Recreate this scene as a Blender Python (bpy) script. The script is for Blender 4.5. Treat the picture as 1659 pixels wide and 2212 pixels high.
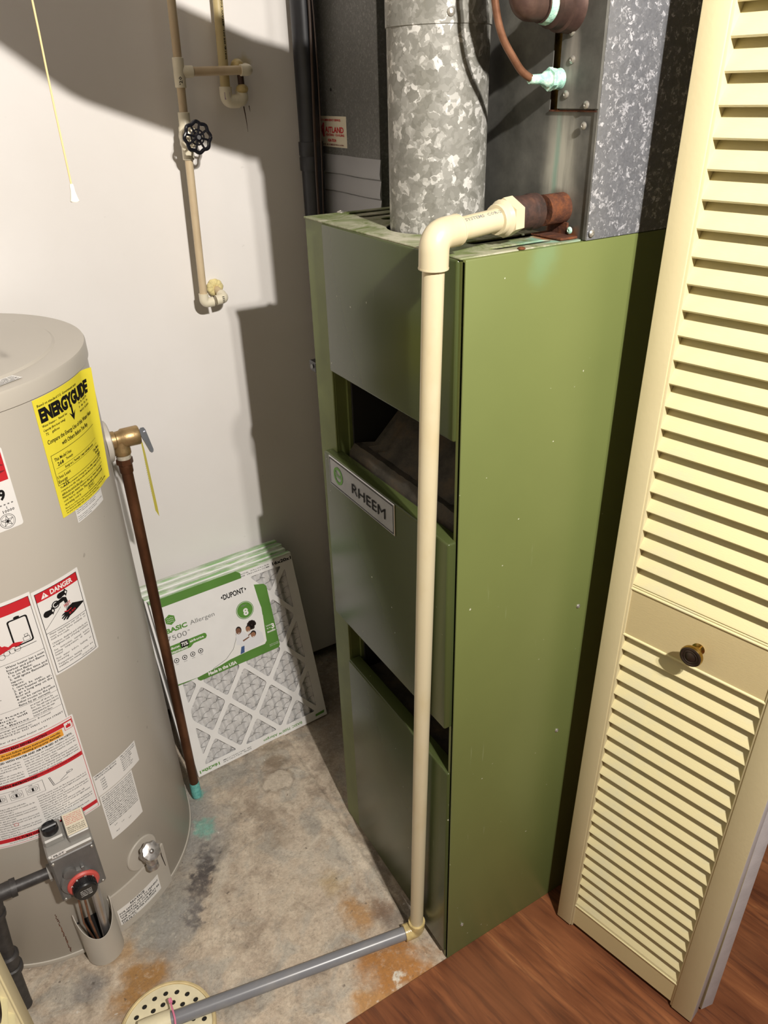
import bpy, bmesh, math, random
from mathutils import Vector, Matrix
random.seed(7)
for o in list(bpy.data.objects): bpy.data.objects.remove(o)
S = bpy.context.scene
COL = S.collection
PI = math.pi

# ------------------------------------------------------------------ camera
cam_d = bpy.data.cameras.new('camera'); cam = bpy.data.objects.new('camera', cam_d); COL.objects.link(cam)
yaw, pitch, roll = math.radians(59.819), math.radians(-29.544), math.radians(1.711)
fw = Vector((math.cos(pitch)*math.cos(yaw), math.cos(pitch)*math.sin(yaw), math.sin(pitch)))
rt = fw.cross(Vector((0, 0, 1))).normalized(); dn = fw.cross(rt)
c_, s_ = math.cos(roll), math.sin(roll)
rt2 = c_*rt + s_*dn; dn2 = -s_*rt + c_*dn
cam.matrix_world = Matrix.Translation((-0.546, -0.728, 1.578)) @ Matrix((rt2, -dn2, -fw)).transposed().to_4x4()
cam_d.sensor_fit = 'VERTICAL'; cam_d.sensor_height = 24.0
cam_d.lens = 1627.74/2212*24.0
cam_d.clip_start = 0.02
S.camera = cam
# ------------------------------------------------------------------ world, lamps, exposure
W = bpy.data.worlds.new('world'); S.world = W; W.use_nodes = True
W.node_tree.nodes['Background'].inputs[0].default_value = (1.0, 0.86, 0.70, 1)
W.node_tree.nodes['Background'].inputs[1].default_value = 0.13
def lamp(name, loc, watts, r, col=(1.0, 0.94, 0.865)):
    l = bpy.data.lights.new(name, 'POINT'); l.energy = watts; l.shadow_soft_size = r; l.color = col
    o = bpy.data.objects.new(name, l); o.location = loc; COL.objects.link(o)
    return o
lamp('ceiling_bulb', (-0.21, -1.27, 2.24), 174, 0.018)
lamp('ceiling_bulb', (-0.145, -1.31, 2.225), 56, 0.018)
S.view_settings.view_transform = 'Standard'; S.view_settings.look = 'None'
S.view_settings.gamma = 1; S.view_settings.use_curve_mapping = False
S.view_settings.exposure = 0.0

# ------------------------------------------------------------------ materials
MAT = {}
class NT:
    def __init__(s, name, rough=0.5, metal=0.0, spec=0.5):
        s.m = bpy.data.materials.new(name); s.m.use_nodes = True; s.t = s.m.node_tree
        s.b = s.t.nodes['Principled BSDF']; s.b.inputs['Roughness'].default_value = rough
        s.b.inputs['Metallic'].default_value = metal
        s.b.inputs['Specular IOR Level'].default_value = spec
        s.co = s.n('ShaderNodeTexCoord').outputs['Object']; MAT[name] = s.m
    def n(s, ty, **k):
        o = s.t.nodes.new(ty)
        for a, v in k.items():
            if hasattr(o, a): setattr(o, a, v)
            else: s.set(o, a, v)
        return o
    def set(s, o, a, v):
        a = {'Scale_': 'Scale'}.get(a, a)
        i = o.inputs[a]
        if isinstance(v, bpy.types.NodeSocket): s.t.links.new(v, i)
        else: i.default_value = v
    def link(s, a, b): s.t.links.new(a, b)
    def mapp(s, scale=(1, 1, 1), rot=(0, 0, 0), src=None):
        o = s.n('ShaderNodeMapping'); o.inputs['Scale'].default_value = scale; o.inputs['Rotation'].default_value = rot
        s.link(src or s.co, o.inputs['Vector']); return o.outputs[0]
    def noise(s, scale, detail=4, rough=.55, vec=None, dist=0):
        o = s.n('ShaderNodeTexNoise'); o.inputs['Scale'].default_value = scale; o.inputs['Detail'].default_value = detail
        o.inputs['Roughness'].default_value = rough; o.inputs['Distortion'].default_value = dist
        s.link(vec or s.co, o.inputs['Vector']); return o.outputs['Fac']
    def noisec(s, scale, detail=3, vec=None):
        o = s.n('ShaderNodeTexNoise'); o.inputs['Scale'].default_value = scale; o.inputs['Detail'].default_value = detail
        s.link(vec or s.co, o.inputs['Vector']); return o.outputs['Color']
    def ramp(s, fac, stops, inter='LINEAR'):
        o = s.n('ShaderNodeValToRGB'); r = o.color_ramp; r.interpolation = inter
        while len(r.elements) < len(stops): r.elements.new(.5)
        for e, (p, c) in zip(r.elements, stops):
            e.position = p; e.color = (c if len(c) == 4 else (*c, 1)) if not isinstance(c, (int, float)) else (c, c, c, 1)
        s.link(fac, o.inputs[0]); return o.outputs[0]
    def mix(s, fac, a, b, mode='MIX'):
        o = s.n('ShaderNodeMix', data_type='RGBA', blend_type=mode)
        for i, v in ((0, fac), (6, a), (7, b)):
            if isinstance(v, bpy.types.NodeSocket): s.link(v, o.inputs[i])
            elif i == 0: o.inputs[0].default_value = v
            else: o.inputs[i].default_value = (*v, 1) if len(v) == 3 else v
        return o.outputs[2]
    def math(s, op, a, b=0.0, clamp=False):
        o = s.n('ShaderNodeMath', operation=op); o.use_clamp = clamp
        for i, v in ((0, a), (1, b)):
            if isinstance(v, bpy.types.NodeSocket): s.link(v, o.inputs[i])
            else: o.inputs[i].default_value = v
        return o.outputs[0]
    def blob(s, cx, cy, rx, ry, rot=0, warp=.06, soft=.5, axes=(0, 1), wscale=18):
        """soft irregular patch, 1 inside -> 0 outside"""
        if not hasattr(s, '_w'): s._w = {}
        if wscale not in s._w: s._w[wscale] = s.noisec(wscale, 6)
        w = s.n('ShaderNodeVectorMath', operation='SUBTRACT'); s.link(s._w[wscale], w.inputs[0]); w.inputs[1].default_value = (.5, .5, .5)
        w2 = s.n('ShaderNodeVectorMath', operation='SCALE'); s.link(w.outputs[0], w2.inputs[0]); w2.inputs['Scale'].default_value = warp*2
        ad = s.n('ShaderNodeVectorMath', operation='ADD'); s.link(s.co, ad.inputs[0]); s.link(w2.outputs[0], ad.inputs[1])
        mp = s.n('ShaderNodeMapping', vector_type='TEXTURE'); s.link(ad.outputs[0], mp.inputs[0])
        L = [0, 0, 0]; L[axes[0]] = cx; L[axes[1]] = cy; mp.inputs['Location'].default_value = L
        if axes == (0, 1): mp.inputs['Rotation'].default_value = (0, 0, rot)
        Sc = [1e4, 1e4, 1e4]; Sc[axes[0]] = rx; Sc[axes[1]] = ry; mp.inputs['Scale'].default_value = Sc
        ln = s.n('ShaderNodeVectorMath', operation='LENGTH'); s.link(mp.outputs[0], ln.inputs[0])
        mr = s.n('ShaderNodeMapRange', interpolation_type='SMOOTHSTEP'); s.link(ln.outputs['Value'], mr.inputs[0])
        mr.inputs[1].default_value = 1.0; mr.inputs[2].default_value = 1.0-soft; mr.inputs[3].default_value = 0; mr.inputs[4].default_value = 1
        return mr.outputs[0]
    def col(s, c):
        if isinstance(c, bpy.types.NodeSocket): s.link(c, s.b.inputs['Base Color'])
        else: s.b.inputs['Base Color'].default_value = (*c, 1)
        return s
    def rough(s, r): s.link(r, s.b.inputs['Roughness']); return s
    def bump(s, h, st=.3, dist=.002):
        o = s.n('ShaderNodeBump'); o.inputs['Strength'].default_value = st; o.inputs['Distance'].default_value = dist
        s.link(h, o.inputs['Height']); s.link(o.outputs[0], s.b.inputs['Normal']); return s
def plain(name, col, rough=.5, metal=0, var=.0, scale=30, bump=0, bscale=200, spec=.5):
    t = NT(name, rough, metal, spec)
    if var:
        n = t.noise(scale, 5); lo = tuple(c*(1-var) for c in col); hi = tuple(min(1, c*(1+var)) for c in col)
        t.col(t.ramp(n, [(.3, lo), (.7, hi)]))
    else: t.col(col)
    if bump: t.bump(t.noise(bscale, 3), bump, .001)
    return t.m

# painted drywall
t = NT('drywall', .6, 0, .3); n = t.noise(3, 4)
c0 = t.ramp(n, [(.3, (.78, .75, .72)), (.7, (.83, .805, .785))])
st = t.blob(.141, 1.628, .03, .022, warp=.03, soft=.6, axes=(0, 2)); c0 = t.mix(t.math('MULTIPLY', st, .7), c0, (.62, .52, .26))
st = t.blob(.02, 1.18, .02, .016, warp=.01, soft=.6, axes=(0, 2)); c0 = t.mix(t.math('MULTIPLY', st, .35), c0, (.75, .66, .42))
sp = t.ramp(t.noise(55, 1, .3), [(.80, 0.0), (.83, 1.0)]); c0 = t.mix(t.math('MULTIPLY', sp, .12), c0, (.3, .27, .24))
t.col(c0).bump(t.noise(140, 3), .12, .001)
plain('shade_black', (.012, .011, .010), .9)  # near-black colour standing in for shade in hollows and unlit parts
# concrete with stains, and shade beside the furnace painted in
t = NT('concrete', .82, 0, .3)
big = t.noise(5, 8, .62); med = t.noise(22, 8, .65, dist=.6); fin = t.noise(160, 4, .7)
c0 = t.ramp(big, [(.30, (.34, .27, .20)), (.48, (.49, .40, .31)), (.62, (.58, .48, .37)), (.78, (.66, .57, .45))])
c0 = t.mix(t.ramp(med, [(.42, 0.0), (.66, .85)]), c0, (.66, .57, .45))
c0 = t.mix(t.ramp(t.noise(13, 7, .7), [(.50, 0.0), (.66, .7)]), c0, (.25, .195, .145))
c0 = t.mix(t.ramp(t.noise(42, 6, .7), [(.56, 0.0), (.72, .55)]), c0, (.17, .14, .115))
c0 = t.mix(t.ramp(t.noise(9, 5, .6, dist=1.2), [(.50, 0.0), (.62, .5)]), c0, (.36, .36, .33))
def stain_or_shade(c0, cx, cy, rx, ry, rot, col, amt, soft=.8, warp=.06, ws=18):
    return t.mix(t.math('MULTIPLY', t.blob(cx, cy, rx, ry, rot, warp, soft, wscale=ws), amt), c0, col)
c0 = stain_or_shade(c0, -.47, .40, .16, .10, .9, (.30, .295, .27), .8)
c0 = stain_or_shade(c0, -.60, .19, .2, .1, .3, (.30, .285, .26), .7)
c0 = stain_or_shade(c0, -.37, .60, .09, .17, 0, (.34, .325, .30), .75)
c0 = stain_or_shade(c0, -.20, .70, .10, .05, 0, (.33, .32, .29), .6)
c0 = stain_or_shade(c0, -.22, .30, .12, .12, 0, (.62, .52, .40), .55, .95, .08)
c0 = stain_or_shade(c0, -.14, .36, .06, .14, .2, (.66, .58, .47), .5, .95, .08)
c0 = stain_or_shade(c0, -.37, .46, .035, .10, -.5, (.11, .095, .09), .9, .9, .05, 60)
c0 = stain_or_shade(c0, -.42, .37, .025, .05, -.5, (.15, .135, .13), .75, .9, .05, 60)
c0 = stain_or_shade(c0, -.56, .29, .11, .055, .5, (.36, .18, .045), .9, .7, .05)
c0 = stain_or_shade(c0, -.58, .37, .05, .06, 0, (.42, .24, .09), .7, .9, .05)
c0 = stain_or_shade(c0, -.65, .33, .05, .04, 0, (.17, .165, .17), .6, .9, .03)
c0 = stain_or_shade(c0, -.10, .035, .12, .065, -.6, (.42, .185, .045), .95, .6, .06)
c0 = stain_or_shade(c0, -.17, .0, .07, .05, -.5, (.48, .24, .07), .85, .6, .05)
c0 = stain_or_shade(c0, -.11, .185, .055, .07, .4, (.42, .22, .07), .8, .8, .06)
c0 = stain_or_shade(c0, -.13, .27, .04, .05, .4, (.46, .31, .12), .5, .95, .05)
c0 = stain_or_shade(c0, -.05, .13, .05, .06, .4, (.12, .095, .08), .7, .95, .05)
c0 = stain_or_shade(c0, -.11, .015, .02, .012, .7, (.72, .68, .58), .9, .7, .03, 60)
c0 = stain_or_shade(c0, -.03, .07, .05, .025, .2, (.55, .46, .30), .6, .8, .05)
c0 = stain_or_shade(c0, -.325, .575, .033, .04, .2, (.25, .46, .38), .8, .9, .03, 60)
c0 = stain_or_shade(c0, -.305, .68, .018, .022, 0, (.2, .5, .42), .9, .8, .02, 60)
c0 = stain_or_shade(c0, -.09, .72, .05, .035, 0, (.24, .19, .13), .7, .9, .05)
c0 = stain_or_shade(c0, -.20, .44, .06, .05, 0, (.30, .25, .19), .5, .9, .05)
c0 = stain_or_shade(c0, -.36, .62, .11, .20, .15, (.33, .32, .30), .7, .4, .05)
c0 = stain_or_shade(c0, -.46, .36, .05, .09, -.7, (.33, .315, .29), .6, .5, .05)
c0 = stain_or_shade(c0, -.19, .52, .035, .09, .25, (.29, .225, .165), .55, .6, .04)
c0 = stain_or_shade(c0, -.05, .33, .03, .16, .10, (.70, .62, .50), .6, .8, .05)
c0 = stain_or_shade(c0, -.09, .675, .045, .028, 0, (.22, .165, .11), .75, .5, .03)
c0 = stain_or_shade(c0, -.116, .606, .052, .042, 0, (.24, .19, .14), .55, .25, .02, 40)
c0 = stain_or_shade(c0, -.116, .606, .043, .036, 0, (.58, .50, .40), .9, .25, .02, 40)
c0 = stain_or_shade(c0, -.06, .165, .045, .035, .3, (.16, .085, .045), .75, .8, .05)
c0 = stain_or_shade(c0, -.015, .26, .016, .20, .0, (.15, .125, .10), .6, .8, .03)  # darker strip along the furnace foot
c0 = stain_or_shade(c0, -.365, .465, .038, .10, -.5, (.10, .088, .085), .9, .8, .05, 60)
c0 = stain_or_shade(c0, -.42, .375, .025, .05, -.5, (.14, .125, .12), .75, .9, .05, 60)
c0 = stain_or_shade(c0, -.325, .575, .036, .042, .2, (.22, .46, .38), .85, .8, .03, 60)
c0 = stain_or_shade(c0, -.305, .68, .02, .024, 0, (.18, .48, .40), .9, .8, .02, 60)
c0 = stain_or_shade(c0, -.345, .405, .02, .10, -.45, (.68, .61, .50), .6, .8, .04)
c0 = stain_or_shade(c0, .16, .72, .2, .35, 0, (.20, .16, .13), .7, .8, .06)  # furnace's shade on the floor right of the filters, painted into the colour
sp = t.ramp(t.noise(75, 2, .5), [(.72, 0.0), (.76, 1.0)]); c0 = t.mix(t.math('MULTIPLY', sp, .6), c0, (.07, .055, .045))
sp = t.ramp(t.noise(48, 2, .5, vec=t.mapp((1, 1.3, 1), (0, 0, 1))), [(.74, 0.0), (.77, 1.0)]); c0 = t.mix(t.math('MULTIPLY', sp, .5), c0, (.8, .76, .68))
c0 = t.mix(t.ramp(t.noise(70, 7, .75), [(.52, 0.0), (.72, .40)]), c0, (.74, .66, .54))
c0 = t.mix(t.ramp(t.noise(110, 6, .75, dist=.5), [(.54, 0.0), (.74, .5)]), c0, (.17, .13, .10))
c0 = t.mix(t.ramp(fin, [(.3, .28), (.6, 0.0)]), c0, (.10, .085, .07))
t.col(c0); h = t.math('ADD', t.math('MULTIPLY', med, 1.0), t.math('MULTIPLY', fin, .25)); t.bump(h, .75, .006)
# wood floor
t = NT('wood_floor', .42, 0, .4)
v = t.mapp((1, 1, 1), (0, 0, math.radians(-11)))
gr = t.noise(6, 7, .6, vec=t.mapp((2.6, .38, 1), src=v), dist=1.2); g2 = t.noise(40, 5, .6, vec=t.mapp((2.6, .16, 1), src=v), dist=.5)
c0 = t.ramp(gr, [(.30, (.060, .020, .010)), (.42, (.125, .040, .016)), (.54, (.175, .058, .022)), (.64, (.25, .088, .032)), (.72, (.36, .150, .055)), (.82, (.19, .066, .026))])
c0 = t.mix(t.ramp(g2, [(.36, .6), (.50, 0.0)]), c0, (.055, .018, .010))
c0 = t.mix(t.ramp(t.noise(3.5, 3, .5, vec=v), [(.45, 0.0), (.7, .35)]), c0, (.30, .125, .055))
t.col(c0).bump(g2, .15, .0008)
t.rough(t.ramp(gr, [(.3, .36), (.8, .55)]))
# galvanised spangle
def galv(name, scale, lo, hi, bright, metal=.55, rough=.42, dist=.035, nrm=.22, hi_at=.86):
    t = NT(name, rough, metal, .5)
    w = t.n('ShaderNodeVectorMath', operation='SCALE'); t.link(t.noisec(scale*1.1, 3), w.inputs[0]); w.inputs['Scale'].default_value = dist
    ad = t.n('ShaderNodeVectorMath', operation='ADD'); t.link(t.co, ad.inputs[0]); t.link(w.outputs[0], ad.inputs[1])
    vo = t.n('ShaderNodeTexVoronoi'); vo.inputs['Scale'].default_value = scale; t.link(ad.outputs[0], vo.inputs['Vector'])
    se = t.n('ShaderNodeSeparateColor'); t.link(vo.outputs['Color'], se.inputs[0])
    vo2 = t.n('ShaderNodeTexVoronoi'); vo2.inputs['Scale'].default_value = scale*2.1; t.link(ad.outputs[0], vo2.inputs['Vector'])
    se2 = t.n('ShaderNodeSeparateColor'); t.link(vo2.outputs['Color'], se2.inputs[0])
    f = t.math('ADD', t.math('MULTIPLY', se.outputs[0], .6), t.math('MULTIPLY', se2.outputs[1], .4))
    c = t.ramp(f, [(.12, lo), (.5, tuple((a+b)/2 for a, b in zip(lo, hi))), (.68, hi), (hi_at, bright)])
    c = t.mix(t.ramp(t.noise(6, 4), [(.35, .3), (.65, 0.0)]), c, tuple(x*.6 for x in lo))
    t.col(c); t.rough(t.ramp(se2.outputs[0], [(0, rough-.1), (1, rough+.16)]))
    cmb = t.n('ShaderNodeVectorMath', operation='SUBTRACT'); t.link(vo.outputs['Color'], cmb.inputs[0]); cmb.inputs[1].default_value = (.5, .5, .5)
    sc = t.n('ShaderNodeVectorMath', operation='SCALE'); t.link(cmb.outputs[0], sc.inputs[0]); sc.inputs['Scale'].default_value = nrm
    ge = t.n('ShaderNodeNewGeometry'); a2 = t.n('ShaderNodeVectorMath', operation='ADD'); t.link(ge.outputs['Normal'], a2.inputs[0]); t.link(sc.outputs[0], a2.inputs[1])
    nn = t.n('ShaderNodeVectorMath', operation='NORMALIZE'); t.link(a2.outputs[0], nn.inputs[0]); t.link(nn.outputs[0], t.b.inputs['Normal'])
    return t
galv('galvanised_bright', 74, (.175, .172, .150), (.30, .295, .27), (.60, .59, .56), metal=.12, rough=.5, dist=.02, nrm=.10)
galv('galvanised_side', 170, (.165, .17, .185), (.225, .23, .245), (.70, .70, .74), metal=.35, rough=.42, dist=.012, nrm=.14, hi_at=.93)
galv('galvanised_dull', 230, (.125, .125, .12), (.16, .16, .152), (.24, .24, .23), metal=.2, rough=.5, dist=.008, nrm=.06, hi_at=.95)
# weathered dark plenum front with mineral streaks (z = height, y = across)
t = NT('plenum_front', .55, .35, .4)
c0 = t.ramp(t.noise(14, 7, .65), [(.3, (.065, .065, .058)), (.55, (.12, .118, .107)), (.75, (.19, .185, .165))])
streak = t.noise(60, 5, .6, vec=t.mapp((1, 1, .12)))
m1 = t.math('MULTIPLY', t.blob(.056, 1.475, .042, .105, warp=.012, soft=.8, axes=(1, 2)), t.ramp(streak, [(.3, .35), (.6, 1.0)]))
c0 = t.mix(m1, c0, (.50, .49, .42))
m2 = t.math('MULTIPLY', t.blob(.064, 1.475, .008, .10, warp=.006, soft=.95, axes=(1, 2)), .6)
c0 = t.mix(m2, c0, (.22, .42, .33))
m3 = t.math('MULTIPLY', t.blob(.048, 1.60, .016, .06, warp=.01, soft=.8, axes=(1, 2)), t.ramp(streak, [(.3, .2), (.6, .9)]))
c0 = t.mix(m3, c0, (.40, .37, .33))
m4 = t.blob(.045, 1.404, .035, .018, warp=.02, soft=.5, axes=(1, 2)); c0 = t.mix(m4, c0, (.30, .09, .02))
m5 = t.blob(.05, 1.432, .026, .03, warp=.02, soft=.5, axes=(1, 2)); c0 = t.mix(t.math('MULTIPLY', m5, .7), c0, (.13, .10, .075))
t.col(c0)
# painted green steel
def green(name, col, rough=.38, dust=False, spec=.5):
    t = NT(name, rough, 0, spec)
    n = t.noise(2.5, 4); c = t.ramp(n, [(.3, tuple(x*.93 for x in col)), (.7, tuple(x*1.07 for x in col))])
    sp = t.ramp(t.noise(120, 1, .3), [(.81, 0.0), (.83, 1.0)]); c = t.mix(t.math('MULTIPLY', sp, .7), c, (.62, .62, .5))
    sc = t.ramp(t.noise(40, 3, .5, vec=t.mapp((4, 4, .25))), [(.72, 0.0), (.80, .22)]); c = t.mix(sc, c, (.42, .46, .30))
    if dust:
        c = t.mix(t.ramp(t.noise(16, 7, .7, dist=1), [(.38, 0.0), (.6, .9)]), c, (.44, .42, .33))
        c = t.mix(t.math('MULTIPLY', t.blob(.15, .03, .07, .03, warp=.05, soft=.8), .8), c, (.20, .42, .33))
        c = t.mix(t.math('MULTIPLY', t.blob(.17, .045, .03, .035, warp=.03, soft=.6), .95), c, (.27, .085, .02))
        t.rough(t.ramp(t.noise(16, 7, .7), [(.35, .45), (.6, .85)]))
    else:
        b = t.noise(3, 2); t.bump(b, .10, .01)
    return t.col(c)
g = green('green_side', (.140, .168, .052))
m = g.math('MULTIPLY', g.blob(.115, 1.385, .035, .05, warp=.03, soft=.9, axes=(0, 2)), .25)
src = g.b.inputs['Base Color'].links[0].from_socket
g.col(g.mix(m, src, (.16, .34, .22)))
green('green_shaded', (.055, .070, .023), .26, spec=.36)  # cabinet green darkened: the front's shade is put into the colour
green('green_top', (.12, .155, .045), dust=True)
plain('green_flange', (.14, .17, .055), .45, var=.15, scale=12)
# rusted burner shield
t = NT('rusty_shield', .75, .2, .3)
c0 = t.ramp(t.noise(18, 8, .7), [(.3, (.020, .018, .014)), (.5, (.055, .048, .038)), (.66, (.085, .062, .040)), (.80, (.20, .15, .10))])
t.col(c0).bump(t.noise(60, 5), .5, .003)
t = NT('rust', .85, .1, .3); t.col(t.ramp(t.noise(55, 7, .7), [(.28, (.030, .013, .010)), (.50, (.095, .036, .020)), (.68, (.20, .065, .022)), (.82, (.34, .20, .09))])).bump(t.noise(120, 5), .6, .002)
t = NT('iron_dark_rust', .7, .3, .3); t.col(t.ramp(t.noise(40, 6, .7), [(.3, (.030, .022, .020)), (.55, (.085, .045, .035)), (.75, (.17, .085, .05))])).bump(t.noise(150, 4), .4, .001)
# plastics
t = NT('pvc_cream', .34, 0, .5); t.col(t.mix(t.ramp(t.noise(14, 6, .6, vec=t.mapp((1, 1, .35))), [(.50, 0.0), (.72, .55)]), (.60, .53, .36), (.50, .40, .20)))
t = NT('cpvc_tan', .42, 0, .45); t.col(t.mix(t.ramp(t.noise(20, 5, .6, vec=t.mapp((1, 1, .4))), [(.45, 0.0), (.7, .6)]), (.60, .48, .31), (.44, .31, .19)))
t = NT('cpvc_yellow', .45, 0, .45); t.col(t.mix(t.ramp(t.noise(20, 5), [(.45, 0.0), (.7, .5)]), (.52, .42, .21), (.40, .30, .14)))
plain('cpvc_fitting', (.76, .70, .54), .38, var=.05, scale=40)
t = NT('pvc_grey', .30, 0, .5); t.col(t.mix(t.ramp(t.noise(30, 5, .6, vec=t.mapp((.4, 1, 1))), [(.5, 0.0), (.72, .6)]), (.20, .205, .225), (.30, .29, .28)))
plain('adhesive', (.56, .44, .20), .25, var=.3, scale=60, bump=.6, bscale=120)
plain('foam', (.72, .62, .30), .9, var=.2, scale=90, bump=.8, bscale=150)
plain('abs_black', (.018, .019, .024), .42, var=.3, scale=20)
plain('cable_brown', (.05, .028, .018), .5)
# metals
t = NT('copper_old', .42, .65, .5); t.col(t.ramp(t.noise(16, 6, .6, vec=t.mapp((1, 1, .5))), [(.28, (.060, .024, .013)), (.5, (.13, .055, .026)), (.7, (.22, .10, .048)), (.85, (.18, .12, .05))]))
t = NT('copper_brown', .5, .4, .4); t.col(t.ramp(t.noise(30, 6, .6), [(.3, (.042, .026, .022)), (.55, (.090, .052, .042)), (.8, (.17, .11, .085))]))
t = NT('copper_tube', .45, .5, .4); t.col(t.ramp(t.noise(40, 5, .6), [(.3, (.15, .065, .035)), (.7, (.30, .15, .09))]))
t = NT('verdigris', .85, 0, .3); t.col(t.ramp(t.noise(90, 6, .7), [(.3, (.16, .34, .29)), (.5, (.34, .58, .48)), (.62, (.58, .74, .62)), (.8, (.40, .30, .19))])).bump(t.noise(150, 4), .7, .002)
t = NT('verdigris_blue', .85, 0, .3); t.col(t.ramp(t.noise(90, 6, .7), [(.3, (.08, .34, .33)), (.6, (.20, .55, .50)), (.8, (.14, .22, .16))])).bump(t.noise(120, 4), .8, .003)
t = NT('cast_brass', .42, .75, .5); t.col(t.ramp(t.noise(45, 5), [(.3, (.30, .20, .095)), (.7, (.50, .35, .17))])).bump(t.noise(170, 3), .35, .001)
plain('brass', (.42, .28, .08), .25, 1.0, var=.25, scale=60)
plain('bronze_dark', (.045, .030, .022), .35, .6, var=.3, scale=60)
plain('steel', (.55, .55, .57), .3, .9, var=.1)
plain('steel_lever', (.42, .44, .50), .38, .7, var=.1)
plain('screw_steel', (.42, .40, .36), .4, .7, var=.25, scale=200)
plain('chrome_worn', (.50, .48, .47), .28, .85, var=.25, scale=70, bump=.3, bscale=120)
plain('black_iron', (.050, .047, .046), .48, .3, var=.35, scale=50, bump=.3)
plain('thread_tape', (.42, .38, .30), .6, 0, var=.2, scale=150)
plain('insulation_yellow', (.36, .22, .06), .9, var=.6, scale=70, bump=.6)
# heater
t = NT('heater_paint', .36, 0, .5)
c0 = t.ramp(t.noise(3, 3), [(.3, (.49, .455, .395)), (.7, (.51, .475, .415))])
sp = t.ramp(t.noise(60, 1, .3), [(.80, 0.0), (.82, .35)]); t.col(t.mix(sp, c0, (.15, .13, .11)))
plain('heater_plate', (.47, .435, .38), .4, var=.04, scale=10)
plain('valve_grey', (.155, .150, .145), .5, .25, var=.12, scale=40, bump=.2)
plain('valve_light', (.30, .29, .27), .45, .25, var=.1)
plain('black_plastic', (.012, .012, .013), .3)
plain('black_gloss', (.008, .008, .011), .14)
plain('paper_white', (.80, .785, .76), .45, var=.02, scale=12)
plain('paper_yellow', (.83, .72, .055), .42, var=.03, scale=12)
plain('paper_cream', (.66, .60, .47), .6)
plain('paper_orange', (.80, .36, .045), .5)
plain('print_black', (.012, .011, .011), .6, spec=.1)
plain('print_grey', (.22, .22, .215), .6)
plain('print_red', (.55, .018, .028), .5)
plain('print_dark_red', (.20, .012, .02), .5)
plain('dial_red', (.56, .085, .07), .45)
plain('print_white', (.84, .83, .80), .5)
plain('print_green', (.105, .28, .045), .45)
plain('skin_brown', (.20, .09, .05), .6)
plain('skin_light', (.33, .16, .09), .6)
plain('hair_dark', (.022, .012, .009), .6)
plain('cloth_white', (.76, .76, .78), .6)
plain('denim', (.05, .10, .25), .6)
plain('label_purple', (.36, .26, .36), .6)
plain('card_white', (.82, .81, .795), .55, var=.03, scale=20)
plain('tape_white', (.33, .33, .345), .4, .1, var=.05, scale=6)
t = NT('filter_media', .9, 0, .2); t.col(t.ramp(t.noise(60, 5), [(.3, (.56, .55, .545)), (.7, (.70, .69, .68))])).bump(t.noise(300, 4), .5, .002)
plain('wire_grey', (.30, .30, .30), .4, .6)
t = NT('film_green', .10, 0, .8); t.col(t.ramp(t.noise(35, 3, .5, vec=t.mapp((.25, 1, 1))), [(.42, (.30, .50, .24)), (.54, (.70, .74, .66)), (.62, (.38, .56, .30))])).bump(t.noise(40, 4, .6, vec=t.mapp((.3, 1, 1))), .8, .004)
plain('sleeve_green', (.105, .25, .050), .35, var=.1, scale=12)
# door paint
t = NT('door_cream', .46, 0, .45)
gw = t.noise(120, 4, .6, vec=t.mapp((1, 1, 6))); t.col(t.ramp(t.noise(6, 4), [(.3, (.66, .58, .32)), (.7, (.69, .61, .35))])).bump(gw, .16, .0012)
t = NT('door_rail', .5, 0, .4); gw = t.noise(120, 4, .6, vec=t.mapp((1, 1, 6))); t.col(t.ramp(t.noise(6, 4), [(.3, (.56, .46, .25)), (.7, (.59, .49, .27))])).bump(gw, .2, .0012)
t = NT('door_stile', .46, 0, .45); gw = t.noise(150, 3, .6); t.col(t.ramp(t.noise(6, 4), [(.3, (.60, .525, .315)), (.7, (.63, .555, .34))])).bump(gw, .16, .0012)
t = NT('door_slat', .46, 0, .45); gw = t.noise(130, 4, .6, vec=t.mapp((1, 1, 7)));
t.col(t.mix(t.ramp(t.noise(14, 5, .6, vec=t.mapp((1, 1, 1.5))), [(.55, 0.0), (.70, .5)]), (.70, .625, .36), (.58, .56, .40))).bump(gw, .2, .0012)
plain('primer_grey', (.50, .48, .49), .55, var=.08, scale=30, bump=.2)
plain('drain_cream', (.74, .67, .46), .45, var=.10, scale=35)
plain('drain_rim', (.66, .53, .28), .5, var=.2, scale=30)
plain('pink_plastic', (.72, .22, .34), .4)
plain('cord_tan', (.66, .50, .24), .7, var=.1)
plain('cord_tip', (.84, .82, .74), .4)

# ------------------------------------------------------------------ mesh helpers
def finish(name, bm, mats, parent=None, smooth=True, angle=35, mesh=None):
    if mesh is None:
        me = bpy.data.meshes.new(name); bmesh.ops.recalc_face_normals(bm, faces=bm.faces[:]) if bm.faces and getattr(bm, '_rec', True) else None
        bm.to_mesh(me); bm.free()
        if not isinstance(mats, (list, tuple)): mats = [mats]
        for m in mats: me.materials.append(MAT[m])
        if smooth:
            me.shade_smooth(); me.set_sharp_from_angle(angle=math.radians(angle))
    else: me = mesh
    o = bpy.data.objects.new(name, me); COL.objects.link(o)
    if parent is not None: o.parent = parent; o.matrix_parent_inverse = Matrix.Translation(-parent.location) if parent.type == 'EMPTY' or True else Matrix()
    return o
def part(name, bm, mats, parent, **k):
    """bm in world coordinates; parent may be at any translation"""
    o = finish(name, bm, mats, None, **k); o.parent = parent
    p = parent; off = Vector((0, 0, 0))
    while p is not None: off += p.location; p = p.parent
    o.location = -off
    return o
def setp(o, label=None, cat=None, group=None, kind=None):
    if label: o['label'] = label
    if cat: o['category'] = cat
    if group: o['group'] = group
    if kind: o['kind'] = kind
    return o
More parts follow.
